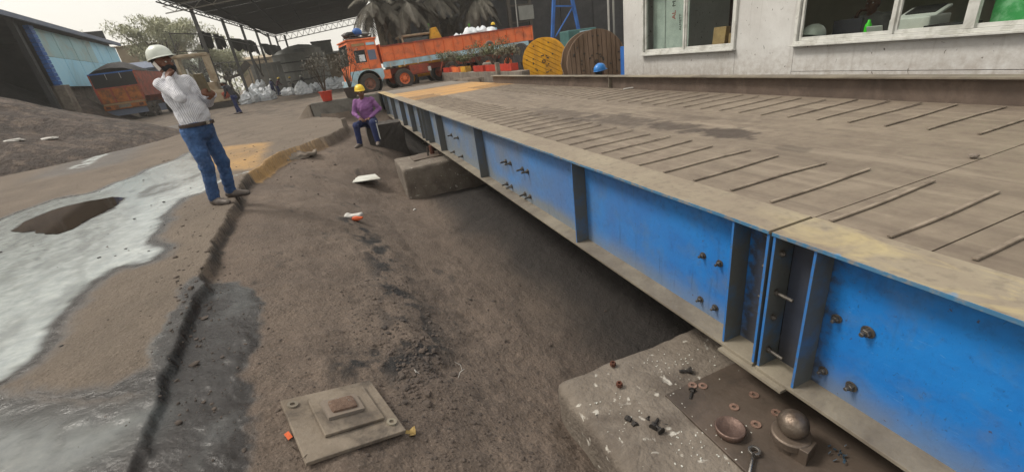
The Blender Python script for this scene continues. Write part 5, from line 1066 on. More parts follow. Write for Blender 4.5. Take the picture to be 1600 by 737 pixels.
# local: y forward, x right, rear at y=0
tc(MB().box((0, 4, .95), (.9, 8, .3)), 'chassis_rail', 'steel_dark')
fl = tc(MB().box((0, 0, 1.75), (2.5, .1, .95)), 'tailgate', 'orangepanel', bevel=.01)
for x_ in (-1.2, -.4, .4, 1.2): MB().box((x_, -.06, 1.75), (.08, .06, .95)).build('tailgate_rib', M['orange_dk'], fl)
MB().box((0, -.07, 2.24), (2.5, .06, .08)).build('tailgate_rail', M['orange_dk'], fl)
tc(MB().box((0, .02, 2.72), (2.46, .06, .86)), 'upper_tailboard', 'tarp'); tc(MB().box((0, -.03, 3.18), (2.5, .06, .08)), 'top_bar', 'bluepost')
for x_ in (-.35, .45): tc(MB().box((x_, -.05, 2.95), (.03, .03, .36)), 'latch_bar', 'truss')
tc(MB().box((-1.25, .02, 2.4), (.08, .12, 1.6)), 'corner_post', 'orange_dk'); tc(MB().box((1.25, .02, 2.4), (.08, .12, 1.6)), 'corner_post', 'orange_dk')
tc(MB().box((1.25, 3.6, 2.35), (.06, 7.1, 1.7)), 'side_board', 'orange_dk'); tc(MB().box((-1.25, 3.6, 2.35), (.06, 7.1, 1.7)), 'side_board', 'orange_dk')
lo_ = MB(); N = 14; vs = []
for i in range(N+1):
    for j in range(N+1):
        u_, v_ = i/N, j/N; vs.append(((u_-.5)*2.6, v_*7.2, 3.15+.75*math.sin(PI*u_)**.7*math.sin(PI*min(1, v_*1.6+.05))**.5+.05*random.random()))
lo_.add(vs, [(i*(N+1)+j, (i+1)*(N+1)+j, (i+1)*(N+1)+j+1, i*(N+1)+j+1) for i in range(N) for j in range(N)]); o = lo_.build('coal_load', M['coal'], smooth=True); o.matrix_basis = world_of(tB); tag(o, 'black heap of coal loaded in the tipper truck', 'coal heap', kind='stuff')
bp = tc(MB().box((0, -.12, .98), (2.4, .12, .3)), 'rear_bumper', 'orangepanel', bevel=.01); MB().box((0, -.2, 1.02), (.7, .03, .2)).build('number_plate', M['steel_dust'], bp)
for x_ in (-.95, .95): MB().box((x_, -.2, 1.0), (.25, .03, .16)).build('tail_light', M['rust'], bp)
tc(MB().box((0, .1, 1.2), (2.4, .2, .12)), 'cross_member', 'cardboard'); tc(MB().box((0, -.05, .62), (2.3, .04, .4)), 'mud_flap', 'bluegrey')
for y_ in (.9, 2.2, 6.6):
    for s_ in (-1, 1): wheel(tB, (s_*1.02, y_, .5), .5, .4, (s_, 0, 0), 'steel_dark')
tc(MB().box((0, 8.2, 1.8), (2.3, 1.7, 1.9)), 'cab', 'orange', bevel=.08)
# ================================================================== CANOPY SHED
cs = thing('open_canopy_shed', 'huge open sided shed with dark sheet roof on a row of leaning steel posts', 'shed', (-7, 56, 0))
def cz(x): return 7.3+(x+9)*.10
rm = MB(); XR = 6.6
a = [(-9.15, 36.5), (XR, 36.0), (XR+.2, 75.8), (-5.75, 76.6)]
NS = 16
for i in range(NS):
    t0, t1 = i/NS, (i+1)/NS-.002
    def lerp(p, q, t): return (p[0]+(q[0]-p[0])*t, p[1]+(q[1]-p[1])*t)
    A_, B_ = lerp(a[0], a[3], t0), lerp(a[0], a[3], t1); C_, D_ = lerp(a[1], a[2], t0), lerp(a[1], a[2], t1); dzz = .02*(i % 2)
    m_ = MB(); m_.add([(x_, y_, cz(x_)+dzz+h_) for h_ in (0, .03) for x_, y_ in (A_, C_, D_, B_)], [(3, 2, 1, 0), (4, 5, 6, 7), (0, 1, 5, 4), (1, 2, 6, 5), (2, 3, 7, 6), (3, 0, 4, 7)])
    m_.build('roof_sheet', M['darkroof'], cs, W=True)
def truss(p, q, hgt_, m, par=cs, n_=26, w_=.07):
    m_ = MB(); p = Vector(p); q = Vector(q); up = Vector((0, 0, hgt_)); m_.bar(p, q, w_, w_); m_.bar(p-up, q-up, w_, w_)
    for i in range(n_):
        A_ = p.lerp(q, i/n_)-(up if i % 2 else Vector()); B_ = p.lerp(q, (i+1)/n_)-(Vector() if i % 2 else up); m_.bar(A_, B_, w_*.6, w_*.6)
    return m_.build('truss', M[m], par, W=True)
truss((-9.6, 40.6, cz(-9.6)-.05), (XR, 40.0, cz(XR)-.05), .45, 'truss'); truss((-5.9, 76.4, cz(-5.9)-.1), (XR, 75.8, cz(XR)-.1), .8, 'truss', n_=30, w_=.1)
truss((-9.0, 37, cz(-9)-.1), (-5.8, 76, cz(-5.8)-.1), .25, 'darkroof', n_=40)
for x_ in np.linspace(-7, 6, 6): MB().bar((x_, 37, cz(x_)-.1), (x_+.3, 76, cz(x_)-.1), .1, .16).build('purlin', M['darkroof'], cs, W=True)
posts = []
for (px, py) in [(297, 18), (345, 33), (375, 43), (398, 50), (417, 55), (431, 57)]:
    ts = np.linspace(0, 1, 300); best = None
    for t_ in ts:
        x_ = -9.0+t_*3.2; y_ = 38+t_*38; P = np.array([x_, y_, cz(x_)])-C0; q = RM.T@P; u_ = CX+F_PX*q[0]/q[2]
        if best is None or abs(u_-px) < best[0]: best = (abs(u_-px), x_, y_)
    _, x_, y_ = best; posts.append((x_, y_)); w_ = .26
    m_ = MB(); m_.box((x_, y_, (cz(x_)-.3)/2), (.22, .04, cz(x_)+.1)); m_.box((x_, y_+.13, (cz(x_)-.3)/2), (.05, .22, cz(x_)+.1)); m_.box((x_, y_+.26, (cz(x_)-.3)/2), (.22, .04, cz(x_)+.1))
    m_.build('post', M['greysteel'], cs, W=True)
x_, y_ = -4.6, 76.2; MB().box((x_, y_, 3.7), (.25, .25, 7.6)).build('post', M['greysteel'], cs, W=True)
for (x_, y_) in posts[:5]: MB().bar((x_, y_, 4.1), (x_-1.4, y_+1.0, cz(x_)-.6), .08, .08).build('brace', M['greysteel'], cs, W=True) if False else None
# torn black sheets hanging from a rail between posts
rl = MB()
for (a_, b_) in zip(posts[:-1], posts[1:]): rl.bar((*a_, 5.5), (*b_, 5.5), .07, .07)
rl.bar((posts[0][0]-1.5, posts[0][1]-2, 5.55), (*posts[0], 5.5), .07, .07); rl.bar((posts[0][0]-1.5, posts[0][1]-2, 4.3), (*posts[0], 4.3), .06, .06); rl.bar((posts[0][0]-1.5, posts[0][1]-2, 4.3), (posts[0][0]-1.5, posts[0][1]-2, 5.55), .06, .06)
rl.build('hanging_rail', M['greysteel'], cs, W=True)
def torn(px0, px1, pyt0, pyt1, pyb0, pyb1, Y, lab, seed):
    rs = random.Random(seed); T0 = gy(px0, pyt0, Y[0]); T1 = gy(px1, pyt1, Y[1]); B0 = gy(px0+8, pyb0, Y[0]); B1 = gy(px1+8, pyb1, Y[1]); n_ = 16; vs = []
    for i in range(n_+1):
        t = i/n_; p = T0+(T1-T0)*t; q = B0+(B1-B0)*t; q = q+(p-q)*rs.choice([0, 0, .05, .1, .22, -.05]); wv = .12*math.sin(t*14+seed)
        for z_ in range(5): r_ = p+(q-p)*z_/4; vs.append((r_[0]+wv, r_[1], r_[2]))
    m_ = MB(); m_.add(vs, [(i*5+j, i*5+j+1, (i+1)*5+j+1, (i+1)*5+j) for i in range(n_) for j in range(4)])
    o = m_.build('torn_sheet', M['tarp'], smooth=False); s_ = o.modifiers.new('thick', 'SOLIDIFY'); s_.thickness = .02; tag(o, lab, 'tarpaulin', 'torn black sheets hanging from the shed posts')
torn(305, 327, 47, 52, 76, 78, (44.3, 47), 'black torn sheet hanging at the nearest shed post', 1)
torn(331, 349, 52, 58, 77, 77, (48.5, 51), 'second black torn sheet with ragged strips from the left', 2)
torn(357, 396, 59, 64, 80, 84, (52.5, 61), 'widest black torn sheet hanging between the middle shed posts', 3)
torn(393, 399, 64, 68, 80, 88, (62, 64), 'narrow ragged black sheet strip beside the widest sheet', 4)
torn(409, 437, 68, 72, 86, 90, (65, 75), 'farthest black sheet hanging near the end of the shed', 5)
# white sacks
k = 0; rs = random.Random(77)
spots = []
for px in range(386, 428, 9): spots.append((px, 162-(px-386)*.13, .85)); spots.append((px+5, 155-(px-386)*.10, .75))
srcs = [bag(50+i, .52, (1.15, 1, .85)).build('white_sack', M['white_bag']) for i in range(5)]
lab = ['front row white sack in the heap by the second shed post', 'white sack in the heap by the bending worker']
def putbag(px, py, sc_, lift, lb, grp):
    global k
    s_ = srcs[k] if k < 5 else inst(srcs[k % 5]); k += 1
    q = gz(px, py, 0); s_.location = (q[0], q[1], H1(q[0], q[1])+lift-.03); s_.rotation_euler = (rs.uniform(-.1, .1), rs.uniform(-.1, .1), rs.uniform(0, 6)); s_.scale = (sc_*rs.uniform(.85, 1.15), sc_*rs.uniform(.85, 1.1), sc_*rs.uniform(.8, 1.1)); tag(s_, lb, 'sack', grp)
G1 = 'white sacks heaped under the shed'
ORD = ['first', 'second', 'third', 'fourth', 'fifth', 'sixth', 'seventh']
for px, py, s_, l_ in [(385, 163, .9, 0), (394, 161, .95, 0), (404, 159, .95, 0), (414, 157.5, .95, 0), (424, 155.5, .9, 0), (390, 157, .9, .1), (400, 155, .9, .3), (410, 153.5, .95, .4), (420, 152, .9, .35), (405, 152.5, .9, .9), (414, 151, .85, 1.0), (397, 154, .8, .6), (426, 150, .85, .4)]:
    nb1 = globals().get('nb1', 0)+1; putbag(px, py, s_, l_, ORD[nb1-1]+(' white sack from the left in the bottom row of the big heap' if nb1 <= 5 else '') if nb1 <= 5 else (['first', 'second', 'third', 'fourth'][nb1-6]+' white sack from the left in the middle row of the big heap' if nb1 <= 9 else ['rightmost white sack on top of the big heap', 'white sack at the peak of the big heap', 'leftmost white sack on top of the big heap', 'white sack on the right shoulder of the big heap by the bending worker'][[1, 0, 2, 3][nb1-10]]), G1)
for i, (px, py, s_, l_) in enumerate([(451, 149, 1.0, 0), (458, 148.5, .85, 0), (470, 147.5, 1.1, 0), (478, 147, 1.15, 0), (485, 146, .95, 0), (474, 145, 1., .3)]): putbag(px, py, s_, l_, ORD[i]+' white sack from the left in the row right of the bending worker' if i < 5 else 'white sack raised behind the row right of the bending worker', 'white sacks in a row under the shed')
for i, (px, py, s_, l_) in enumerate([(495, 143.5, 1.0, 0), (503, 142.5, .95, 0), (511, 141.5, .9, 0), (519, 140, 1.15, 0), (527, 139, 1.15, .05), (534, 138, 1.15, 0), (541, 137, 1.2, 0)]): putbag(px, py, s_, l_, ORD[i]+' white sack from the left in the row behind the potted plants', 'white sacks behind the potted plants')

# ================================================================== LEFT SHED
ls = thing('coal_storage_shed', 'long coal shed with pale blue side sheets and a dark open front at far left', 'shed', (-18, 48, 0))
HE = 7.0
def onside(px, py):     # point on the shed side plane
    p0 = gz(0, 25, HE) if False else C0+ray(0, 25)*((HE-HC)/ray(0, 25)[2]); p1 = C0+ray(175, 70)*((HE-HC)/ray(175, 70)[2])
    d_ = p1-p0; d_[2] = 0; n_ = np.array([-d_[1], d_[0], 0]); r = ray(px, py); t = ((p0-C0)@n_)/(r@n_); return C0+r*t, d_/np.linalg.norm(d_)
e0, dS = onside(0, 25); e1, _ = onside(178, 71)
nS = np.array([-dS[1], dS[0], 0]); nS = nS if nS[0] < 0 else -nS      # into the shed (to the left)
e00 = e0-dS*16
def lsb(mb, nm, m, **k_): return mb.build(nm, M[m], ls, W=True, **k_)
up = np.array([0, 0, 1.])
m_ = MB(); q = [e00, e1, e1+nS*22+up*2.6, e00+nS*22+up*2.6]; m_.add([tuple(p-nS*.5) if i < 2 else tuple(p) for i, p in enumerate(q)]+[tuple(p-nS*.5+up*.12) if i < 2 else tuple(p+up*.12) for i, p in enumerate(q)], [(3, 2, 1, 0), (4, 5, 6, 7), (0, 1, 5, 4), (1, 2, 6, 5), (2, 3, 7, 6), (3, 0, 4, 7)])
lsb(m_, 'roof', 'darkwall')
m_ = MB(); m_.bar(tuple(e00-nS*.5), tuple(e1-nS*.5), .16, .3); lsb(m_, 'roof_edge', 'bluegrey')
p50, _ = onside(52, 50); p97, _ = onside(97, 135); pr1, _ = onside(180, 75); zb = p97[2]
L0 = (p50-e0)@dS; L1 = (pr1-e0)@dS; NP = 12
for i in range(NP):
    a_ = L0+(L1-L0)*i/NP; b_ = L0+(L1-L0)*(i+1)/NP; A_ = e0+dS*a_; B_ = e0+dS*(b_-.015); off = nS*(.03*(i % 2)); A_ = A_+off; B_ = B_+off
    zt = HE-.25; zm = zb+(zt-zb)*.52
    for (za, zc_), mm in (((zb, zm), 'bluesheet'), ((zm+.02, zt), 'bluesheetpale' if i < 7 else 'bluesheet')):
        m_ = MB(); T1_ = nS*.04
        m_.add([(A_[0], A_[1], za), (B_[0], B_[1], za), (B_[0], B_[1], zc_), (A_[0], A_[1], zc_)]+[(A_[0]+T1_[0], A_[1]+T1_[1], za), (B_[0]+T1_[0], B_[1]+T1_[1], za), (B_[0]+T1_[0], B_[1]+T1_[1], zc_), (A_[0]+T1_[0], A_[1]+T1_[1], zc_)], [(0, 1, 2, 3), (7, 6, 5, 4), (0, 4, 5, 1), (1, 5, 6, 2), (2, 6, 7, 3), (3, 7, 4, 0)])
        if mm == 'bluesheetpale' and mm not in M: M[mm] = mat('faded_blue_sheet', '#a8cdd3', '#98bfc6', .5, .7, bump=.1, dirt='#a3b3ae', dscale=.6)
        lsb(m_, 'wall_sheet', mm)
m_ = MB(); A_ = e0+dS*(L0-.45)
for i in range(16): z_ = zb-.3+(HE-zb)*i/15; m_.box((A_[0], A_[1], z_), (.3, .5, (HE-zb)/15*.86), rz=.1*((i % 3)-1)*.3)
lsb(m_, 'corner_blue_stack', 'bluepost'); A_ = e0+dS*(L0-.4); lsb(MB().box((A_[0]+.1, A_[1], zb/2-.1), (.6, .8, zb+.3)), 'concrete_base', 'concrete', bevel=.05)
for s_ in (-14, -7, 1.0): A_ = e0+dS*s_; lsb(MB().box((A_[0], A_[1], HE/2), (.3, .3, HE)), 'post', 'darkwall')
m_ = MB(); A_ = e00+nS*21; B_ = e1+nS*21; m_.bar((A_[0], A_[1], 4.5), (B_[0], B_[1], 4.5), .2, 9.6); lsb(m_, 'back_wall', 'darkwall')
m_ = MB(); A_ = e1+nS*.4; B_ = e1+nS*21; m_.bar((A_[0], A_[1], 4.2), (B_[0], B_[1], 4.2), .2, 8.4); lsb(m_, 'end_wall', 'darkwall')
m_ = MB(); A_ = e0+dS*L0; B_ = e0+dS*L1; m_.bar((A_[0]+nS[0]*.5, A_[1]+nS[1]*.5, zb/2), (B_[0]+nS[0]*.5, B_[1]+nS[1]*.5, zb/2), .3, zb+.2); lsb(m_, 'plinth', 'concrete')
def heap(name, cx_, cy_, rx, ry, hh, m, label, cat='dirt pile', seed=0, res=90, kind=None, ridge=0, rz=0, pw=1.15):
    m_ = np.linspace(-1.15, 1.15, res); U, V_ = np.meshgrid(m_, m_, indexing='ij'); r_ = np.hypot(U, V_)+.10*fbm(U*2+seed, V_*2, 4, 60+seed)
    z_ = hh*np.clip(1-r_, 0, 1)**pw*(1+.12*fbm(U*3, V_*3, 4, 61+seed))+.06*fbm(U*rx*1.5, V_*ry*1.5, 4, 62+seed, .6)*(r_ < 1.02)-.08*np.clip((r_-.97)*6, 0, 4)
    c_, s_ = math.cos(rz), math.sin(rz); Xw = cx_+(U*rx*c_-V_*ry*s_); Yw = cy_+(U*rx*s_+V_*ry*c_); zw = z_+np.minimum(hgt(Xw, Yw), .3)-.03
    v_ = np.stack([Xw-cx_, Yw-cy_, zw], -1).reshape(-1, 3).tolist(); f_ = [(i*res+j, (i+1)*res+j, (i+1)*res+j+1, i*res+j+1) for i in range(res-1) for j in range(res-1)]
    me = bpy.data.meshes.new(name); me.from_pydata(v_, [], f_); me.materials.append(M[m]); me.polygons.foreach_set('use_smooth', [True]*len(f_)); o = link(name, me); o.location = (cx_, cy_, 0); return tag(o, label, cat, None, kind)
M['soil'] = mat('brown_heap_soil', '#4f453f', '#3b3430', 1.2, .95, bump=1., dirt='#675a50', dscale=3, bd=.08)
heap('dirt_pile', -11.9, 18.2, 6.6, 5.4, 3.1, 'soil', 'broad brown dirt pile at the left in front of the coal shed', seed=1, res=170, rz=.35, pw=1.0)
heap('dirt_pile', -19.5, 24, 8, 7, 3.4, 'soil', 'higher dirt pile at the far left edge behind the first', seed=5, res=90)
heap('coal_heap', -23, 42, 7, 7, 5.2, 'coal', 'black coal heap inside the dark shed at far left', 'coal heap', seed=2)
q = gz(150, 178, 0); heap('rubble_heap', -18.2, 44, 3.0, 5, 2.4, 'soil', 'grey rubble heap under the blue sheets left of the coal truck', 'rubble heap', seed=3)
for px, py, lb in ((20, 220, 'white crumpled plastic bag on the dirt pile'), (75, 217, 'small white rag on the dirt pile')):
    r = ray(px, py); q = C0+r*(15.5/np.linalg.norm(r[:2])); bpy.context.view_layer.update()
    dp = bpy.data.objects['dirt_pile']; hit, loc, nrm, _ = dp.ray_cast(dp.matrix_world.inverted()@Vector(C0), Vector(r))
    if hit: loc = dp.matrix_world@loc; loose('plastic_scrap', lb, 'litter', lump(.16, int(px), (1.4, .8, .3)), M['paper'], tuple(loc), .4)
# ================================================================== FAR BUILDINGS
def house(name, label, px0, px1, pyt, Y, m, depth=8, rm_=None, rise=0, cat='building', wins=0):
    A_ = gy(px0, pyt[0], Y); B_ = gy(px1, pyt[1], Y); zt = (A_[2]+B_[2])/2; W_ = B_[0]-A_[0]; cx_ = (A_[0]+B_[0])/2
    t = thing(name, label, cat, (cx_, Y+depth/2, 0)); MB().box((0, 0, zt/2-.2), (W_, depth, zt+.4)).build('wall', M[m], t)
    if rm_:
        x_ = W_/2+.4; y_ = depth/2+.4; b_ = MB(); b_.add([(-x_, -y_, zt), (x_, -y_, zt), (x_, y_, zt), (-x_, y_, zt), (-x_, 0, zt+rise), (x_, 0, zt+rise), (-x_, -y_, zt-.12), (x_, -y_, zt-.12), (x_, y_, zt-.12), (-x_, y_, zt-.12)], [(0, 1, 5, 4), (3, 4, 5, 2), (0, 4, 3), (1, 2, 5), (6, 9, 8, 7), (0, 6, 7, 1), (2, 8, 9, 3), (1, 7, 8, 2), (3, 9, 6, 0)]); b_.build('roof', M[rm_], t)
    for i in range(wins):
        x_ = -W_/2+W_*(i+.5)/wins; w_ = MB().box((x_, -depth/2-.02, zt*.55), (W_/wins*.4, .08, zt*.22)).build('window', M['glassd'], t); MB().box((x_, -depth/2-.05, zt*.55-zt*.13), (W_/wins*.5, .14, .1)).build('sill', M[m], w_)
    return t
house('warehouse', 'beige warehouse wall with flat parapet behind the coal truck', 178, 262, (70, 68), 78, 'beige', rm_='beige', rise=.3)
house('shed_building', 'low building with a blue grey sheet roof behind the coal truck', 184, 247, (112, 104), 66, 'bluegrey', 6, 'bluegrey', .9)
house('far_wall_building', 'pale beige building seen through the shed posts', 372, 452, (96, 84), 92, 'beige', rm_='beige', rise=.6)
house('soot_building', 'low sooty flat building with a tank box on its roof left of the orange truck', 487, 536, (88, 80), 70, 'beige', 8, 'silo', .4)
b = gy(503, 72, 72); tk = thing('roof_tank', 'dark square water tank standing on the sooty building', 'tank', (b[0], 72, b[2]-2.2)); MB().box((0, 0, 1.2), (2.6, 2.4, 3.0)).build('tank_body', M['silo'], tk, bevel=.1); MB().box((0, 0, 2.75), (2.8, 2.6, .12)).build('lid', M['darkwall'], tk)
for i, (px, pt_, w_, lb) in enumerate([(452, 85, 3.4, 'sooty grey round tank left of three behind the sacks'), (468, 78, 4.2, 'largest sooty grey round tank in the middle behind the sacks'), (486, 83, 2.8, 'right sooty grey round tank beside the beige building')]):
    q = gy(px, pt_, 66+i*1.5); t = thing('storage_tank', lb, 'tank', (q[0], 66+i*1.5, 0)); MB().cyl((0, 0, -.3), (0, 0, q[2]), w_/1.6, 24).build('shell', M['silo'], t, smooth=False); MB().lathe([(w_/1.55, 0), (w_/3, .5), (0, .7)], 24, (0, 0, q[2]-.02)).build('roof', M['silo'], t)
    for zz in (.25, .5, .75): MB().lathe([(w_/1.6, 0), (w_/1.55, .03), (w_/1.55, .1), (w_/1.6, .13)], 24, (0, 0, q[2]*zz)).build('band', M['darkwall'], t)
# dark processing building and what stands before it
q0 = gy(647, 60, 36); ds = thing('processing_plant_building', 'soot black clad industrial building filling the background behind the reels', 'building', (14, 40, 0))
XL = gy(647, 60, 36)[0]
for i in range(18):
    w_ = 1.6; x_ = XL+w_*(i+.5); MB().box((x_, 36+.05*(i % 2), 7.5), (w_-.03, .12, 15)).build('cladding_panel', M['darkwall'], ds, W=True)
MB().box((XL+14.4, 44, 7.4), (28.8, 15.6, 15)).build('inner_mass', M['darkwall'], ds, W=True)
for px in (800, 832):
    q = gy(px, 60, 35); MB().box((q[0], 35, 6), (.25, .25, 12)).build('steel_column', M['darksteelcol'] if 'darksteelcol' in M else M['steel_dark'], ds, W=True)
for z_ in (3.2, 4.4, 5.6, 6.8): q = gy(816, 60, 35); MB().box((q[0], 35, z_), (1.6, .12, .12)).build('cross_bar', M['steel_dark'], ds, W=True)
q = gy(822, 20, 34.8); MB().box((q[0], 34.8, q[2]), (1.3, .1, 1.0)).build('grey_panel', M['silo'], ds, W=True)
q = gy(806, 20, 34.7); MB().cyl((q[0], 34.7, 1), (q[0]+.15, 34.7, 9), .05, 8).build('conduit', M['truss'], ds, W=True)
bw = thing('tall_beige_building', 'tall pale building edge with notched corner behind the palm', 'building', (gy(622, 50, 52)[0], 55, 0)); A_ = gy(600, 50, 52); B_ = gy(645, 50, 52)
MB().box((0, 0, 5.5), (B_[0]-A_[0], 6, 11.4)).build('wall', M['beige'], bw)
for i in range(12): MB().box(((B_[0]-A_[0])/2+.12, -2.9, .8+i*.9), (.28, .3, .5)).build('corner_block', M['truss'], bw)
# blue tripod derrick
q = gy(868, 60, 20); s_ = thing('blue_steel_frame', 'blue painted tall steel frame of angled legs behind the cable reels', 'frame', (q[0], 20, 0))
def fr2(a_, b_, r_=.10): A_ = gy(*a_, 20); B_ = gy(*b_, 20); MB().bar(tuple(A_), tuple(B_), r_, r_).build('leg', M['bluepost'], s_, W=True)
fr2((866, -20), (863, 62), .13); fr2((892, -10), (905, 52), .13); fr2((896, 10), (868, 58), .05); fr2((866, 10), (896, 10), .06)
q = gy(903, 55, 17.5); t = thing('teal_machine', 'teal steel machine housing with pipes behind the large reel', 'machine', (q[0], 17.5, 0)); MB().box((0, 0, .8), (1.35, .8, 1.75)).build('housing', M['tealbox'], t, bevel=.03); MB().box((.2, -.42, 1.45), (.7, .05, .3)).build('panel', M['lightblue'], t)
MB().tube([(-.4, -.45, .9), (0, -.5, 1.5), (.5, -.45, 1.2)], .05, 8).build('pipe', M['white_paint'], t, smooth=True)
for px, lb in ((951, 'left pale pipe standing against the dark building'), (959, 'right grey pipe standing against the dark building'), ):
    q = gy(px, 30, 24); o = MB().cyl((0, 0, 0), (0, 0, 9), .06, 8).build('pipe_post', M['silo'] if px > 955 else M['truss']); o.location = (q[0], 24, 0); tag(o, lb, 'pipe')
q = gx(974, 90, 6.25); o = MB().box((0, 0, 0), (.08, .2, 1.3)).build('blue_board', M['bluepost']); o.location = (6.3, 8.75, .35); tag(o, 'narrow blue board leaning at the office corner', 'board')
q = gy(948, 30, 30); 
# ================================================================== CABLE REELS
def clipdisc(r, x0, x1, n_=10):
    pts = []; x0 = max(-r*.999, x0); x1 = min(r*.999, x1)
    for i in range(n_+1): x_ = x0+(x1-x0)*i/n_; pts.append((x_, -math.sqrt(max(0, r*r-x_*x_))))
    for i in range(n_+1): x_ = x1-(x1-x0)*i/n_; pts.append((x_, math.sqrt(max(0, r*r-x_*x_))))
    return pts
def reel(label, c, R_, wd, yaw, m, npl, tilt, hub=.07, nails=40, seed=1):
    t = thing('cable_reel', label, 'cable reel', (c[0], c[1], c[2]-R_), yaw); rs = random.Random(seed)
    # flange plane: local xz, facing -y
    MX2 = Matrix(((1, 0, 0, 0), (0, 0, 1, 0), (0, 1, 0, R_), (0, 0, 0, 1)))@Matrix.Rotation(tilt, 4, 'Z')
    w_ = 2*R_/npl
    for i in range(npl):
        g_ = .006; x0 = -R_+w_*i+g_; x1 = -R_+w_*(i+1)-g_; o_ = rs.uniform(-.008, .008)
        MB().prism(clipdisc(R_, x0, x1), -wd/2-.03+o_, -wd/2+.02+o_, MX2).build('plank', M[m], t, bevel=.004)
    MB().prism(clipdisc(R_*.995, -R_, R_, 24), -wd/2+.022, -wd/2+.05, Matrix(((1, 0, 0, 0), (0, 0, 1, 0), (0, 1, 0, R_), (0, 0, 0, 1)))).build('back_layer', M[m], t)
    MB().prism(clipdisc(R_, -R_, R_, 24), wd/2-.04, wd/2+.04, Matrix(((1, 0, 0, 0), (0, 0, 1, 0), (0, 1, 0, R_), (0, 0, 0, 1)))).build('rear_flange', M[m], t)
    MB().cyl((0, -wd/2, R_), (0, wd/2, R_), R_*.55, 24).build('drum', M['woodold'], t)
    MB().lathe([(hub, 0), (hub, .02), (hub*.6, .02), (hub*.6, -.03), (0, -.03)], 14, (0, -wd/2-.04, R_), (0, -1, 0)).build('hub', M['steel_dark'], t)
    src = MB().lathe([(0, .014), (.018, .012), (.024, 0)], 8, ax=(0, -1, 0)).build('nail', M['steel_dark'], t); src.location = (.12, -wd/2-.035, R_+.1)
    for i in range(nails):
        rr = R_*rs.choice([.25, .5, .8]); a = 2*PI*rs.random(); inst(src, t, Matrix.Translation((rr*math.cos(a), -wd/2-.037, R_+rr*math.sin(a))))
    return t, MX2
cr = gd(925, 92, 10.7); vy = math.atan2(-cr[1], -cr[0])+PI/2
Rb = cr[2] if False else .745
reel('large weathered wooden cable reel with vertical planks behind the kerb', (cr[0], cr[1], .725), .725, .75, vy+.25, 'woodold', 13, .03, .05, 40, 3)
cy_ = gd(852, 94, 14.3); vy2 = math.atan2(-cy_[1], -cy_[0])+PI/2
_, MY = reel('bright yellow painted wooden cable reel with slanted planks beside the large one', (cy_[0], cy_[1], .72+.05), .72, .6, vy2-.15, 'woodyellow', 11, 1.05, .06, 24, 4)
cz_ = gd(826, 93, 16.3); reel('soot black cable reel behind the yellow one', (cz_[0], cz_[1], .74), .70, .6, vy2-1.0, 'coal', 9, .4, .05, 6, 5)
cz_ = gd(972, 96, 10.5)
# ================================================================== PLANTS
def leaves(m_, c, rx, ry, rz_, n_, s0, s1, rs, shell=.35):
    for _ in range(n_):
        while True:
            v_ = Vector((rs.uniform(-1, 1), rs.uniform(-1, 1), rs.uniform(-1, 1)))
            if shell < v_.length < 1: break
        p = Vector(c)+Vector((v_.x*rx, v_.y*ry, v_.z*rz_)); s_ = rs.uniform(s0, s1); R = Matrix.Rotation(rs.random()*6.3, 3, 'Z')@Matrix.Rotation(rs.uniform(-1.1, 1.1), 3, 'X')
        m_.add([p+R@Vector(q) for q in ((-s_*.3, 0, 0), (0, -s_, 0), (s_*.3, 0, s_*.12), (0, s_, 0))], [(0, 1, 2, 3)])
def shrub(label, loc, H_, Wd_, seed, m='leaf_dry', n_=420, group=None, cat='plant', pot=None):
    rs = random.Random(seed); t = thing('shrub', label, cat, loc, 0, group); st = MB(); lf = MB()
    for i in range(9):
        a = rs.random()*6.3; sp_ = rs.uniform(.2, 1)*Wd_*.5; tip = (sp_*math.cos(a), sp_*math.sin(a), H_*rs.uniform(.65, 1)); st.tube([(0, 0, 0), (tip[0]*.4, tip[1]*.4, tip[2]*.5), tip], [.018, .012, .004], 4)
        leaves(lf, (tip[0]*.9, tip[1]*.9, tip[2]*.88), Wd_*.22, Wd_*.22, H_*.22, n_//9, .03, .07, rs, 0)
    st.build('stems', M['bark'], t); lf.build('foliage', M[m], t)['kind'] = 'stuff'; return t
def potm(r, h): return MB().lathe([(0, 0), (r*.72, 0), (r*.95, h*.9), (r*1.05, h*.9), (r*1.05, h), (r*.9, h), (r*.85, h*.85), (0, h*.85)], 20)
WZ = .44
for px, py, mm, lb, sl_, r_, sd__ in [(510, 153, 'red', 'round red plant pot on the ramp wall corner', 'dry twiggy shrub growing in the red pot', .22, 1), (549, 150, 'plant_pot', 'dark plant pot on the ramp wall behind the seated worker', 'dry twiggy shrub growing in the dark pot', .24, 2)]:
    q = gz(px, py, WZ); yq = min(q[1], 17.05); q = gy(px, py, 17.0); 
    o = potm(r_, .34).build('plant_pot', M[mm], smooth=False, bevel=.01); o.location = (q[0]+.02, 17.0, WZ-.005); tag(o, lb, 'pot')
    shrub(sl_, (q[0]+.02, 17.0, WZ+.25), 1.35, 1.1, sd__, 'palm_leaf', 620)
boxes = [(705, 'orangered', 'left'), (731, 'red', ''), (745, 'yellowp', ''), (772, 'red', ''), (790, 'red', ''), (812, 'red', '')]
ysx = [(23.0, 'red', 'red planter box at the left end of the parapet'), (21.2, 'orange', 'orange planter box second on the parapet'), (19.8, 'yellowp', 'yellow planter crate on the parapet'), (17.6, 'red', 'red planter box in the middle of the parapet behind the post'), (16.0, 'red', 'long red planter box right of the post'), (14.6, 'red', 'red planter box next to the black reel')]
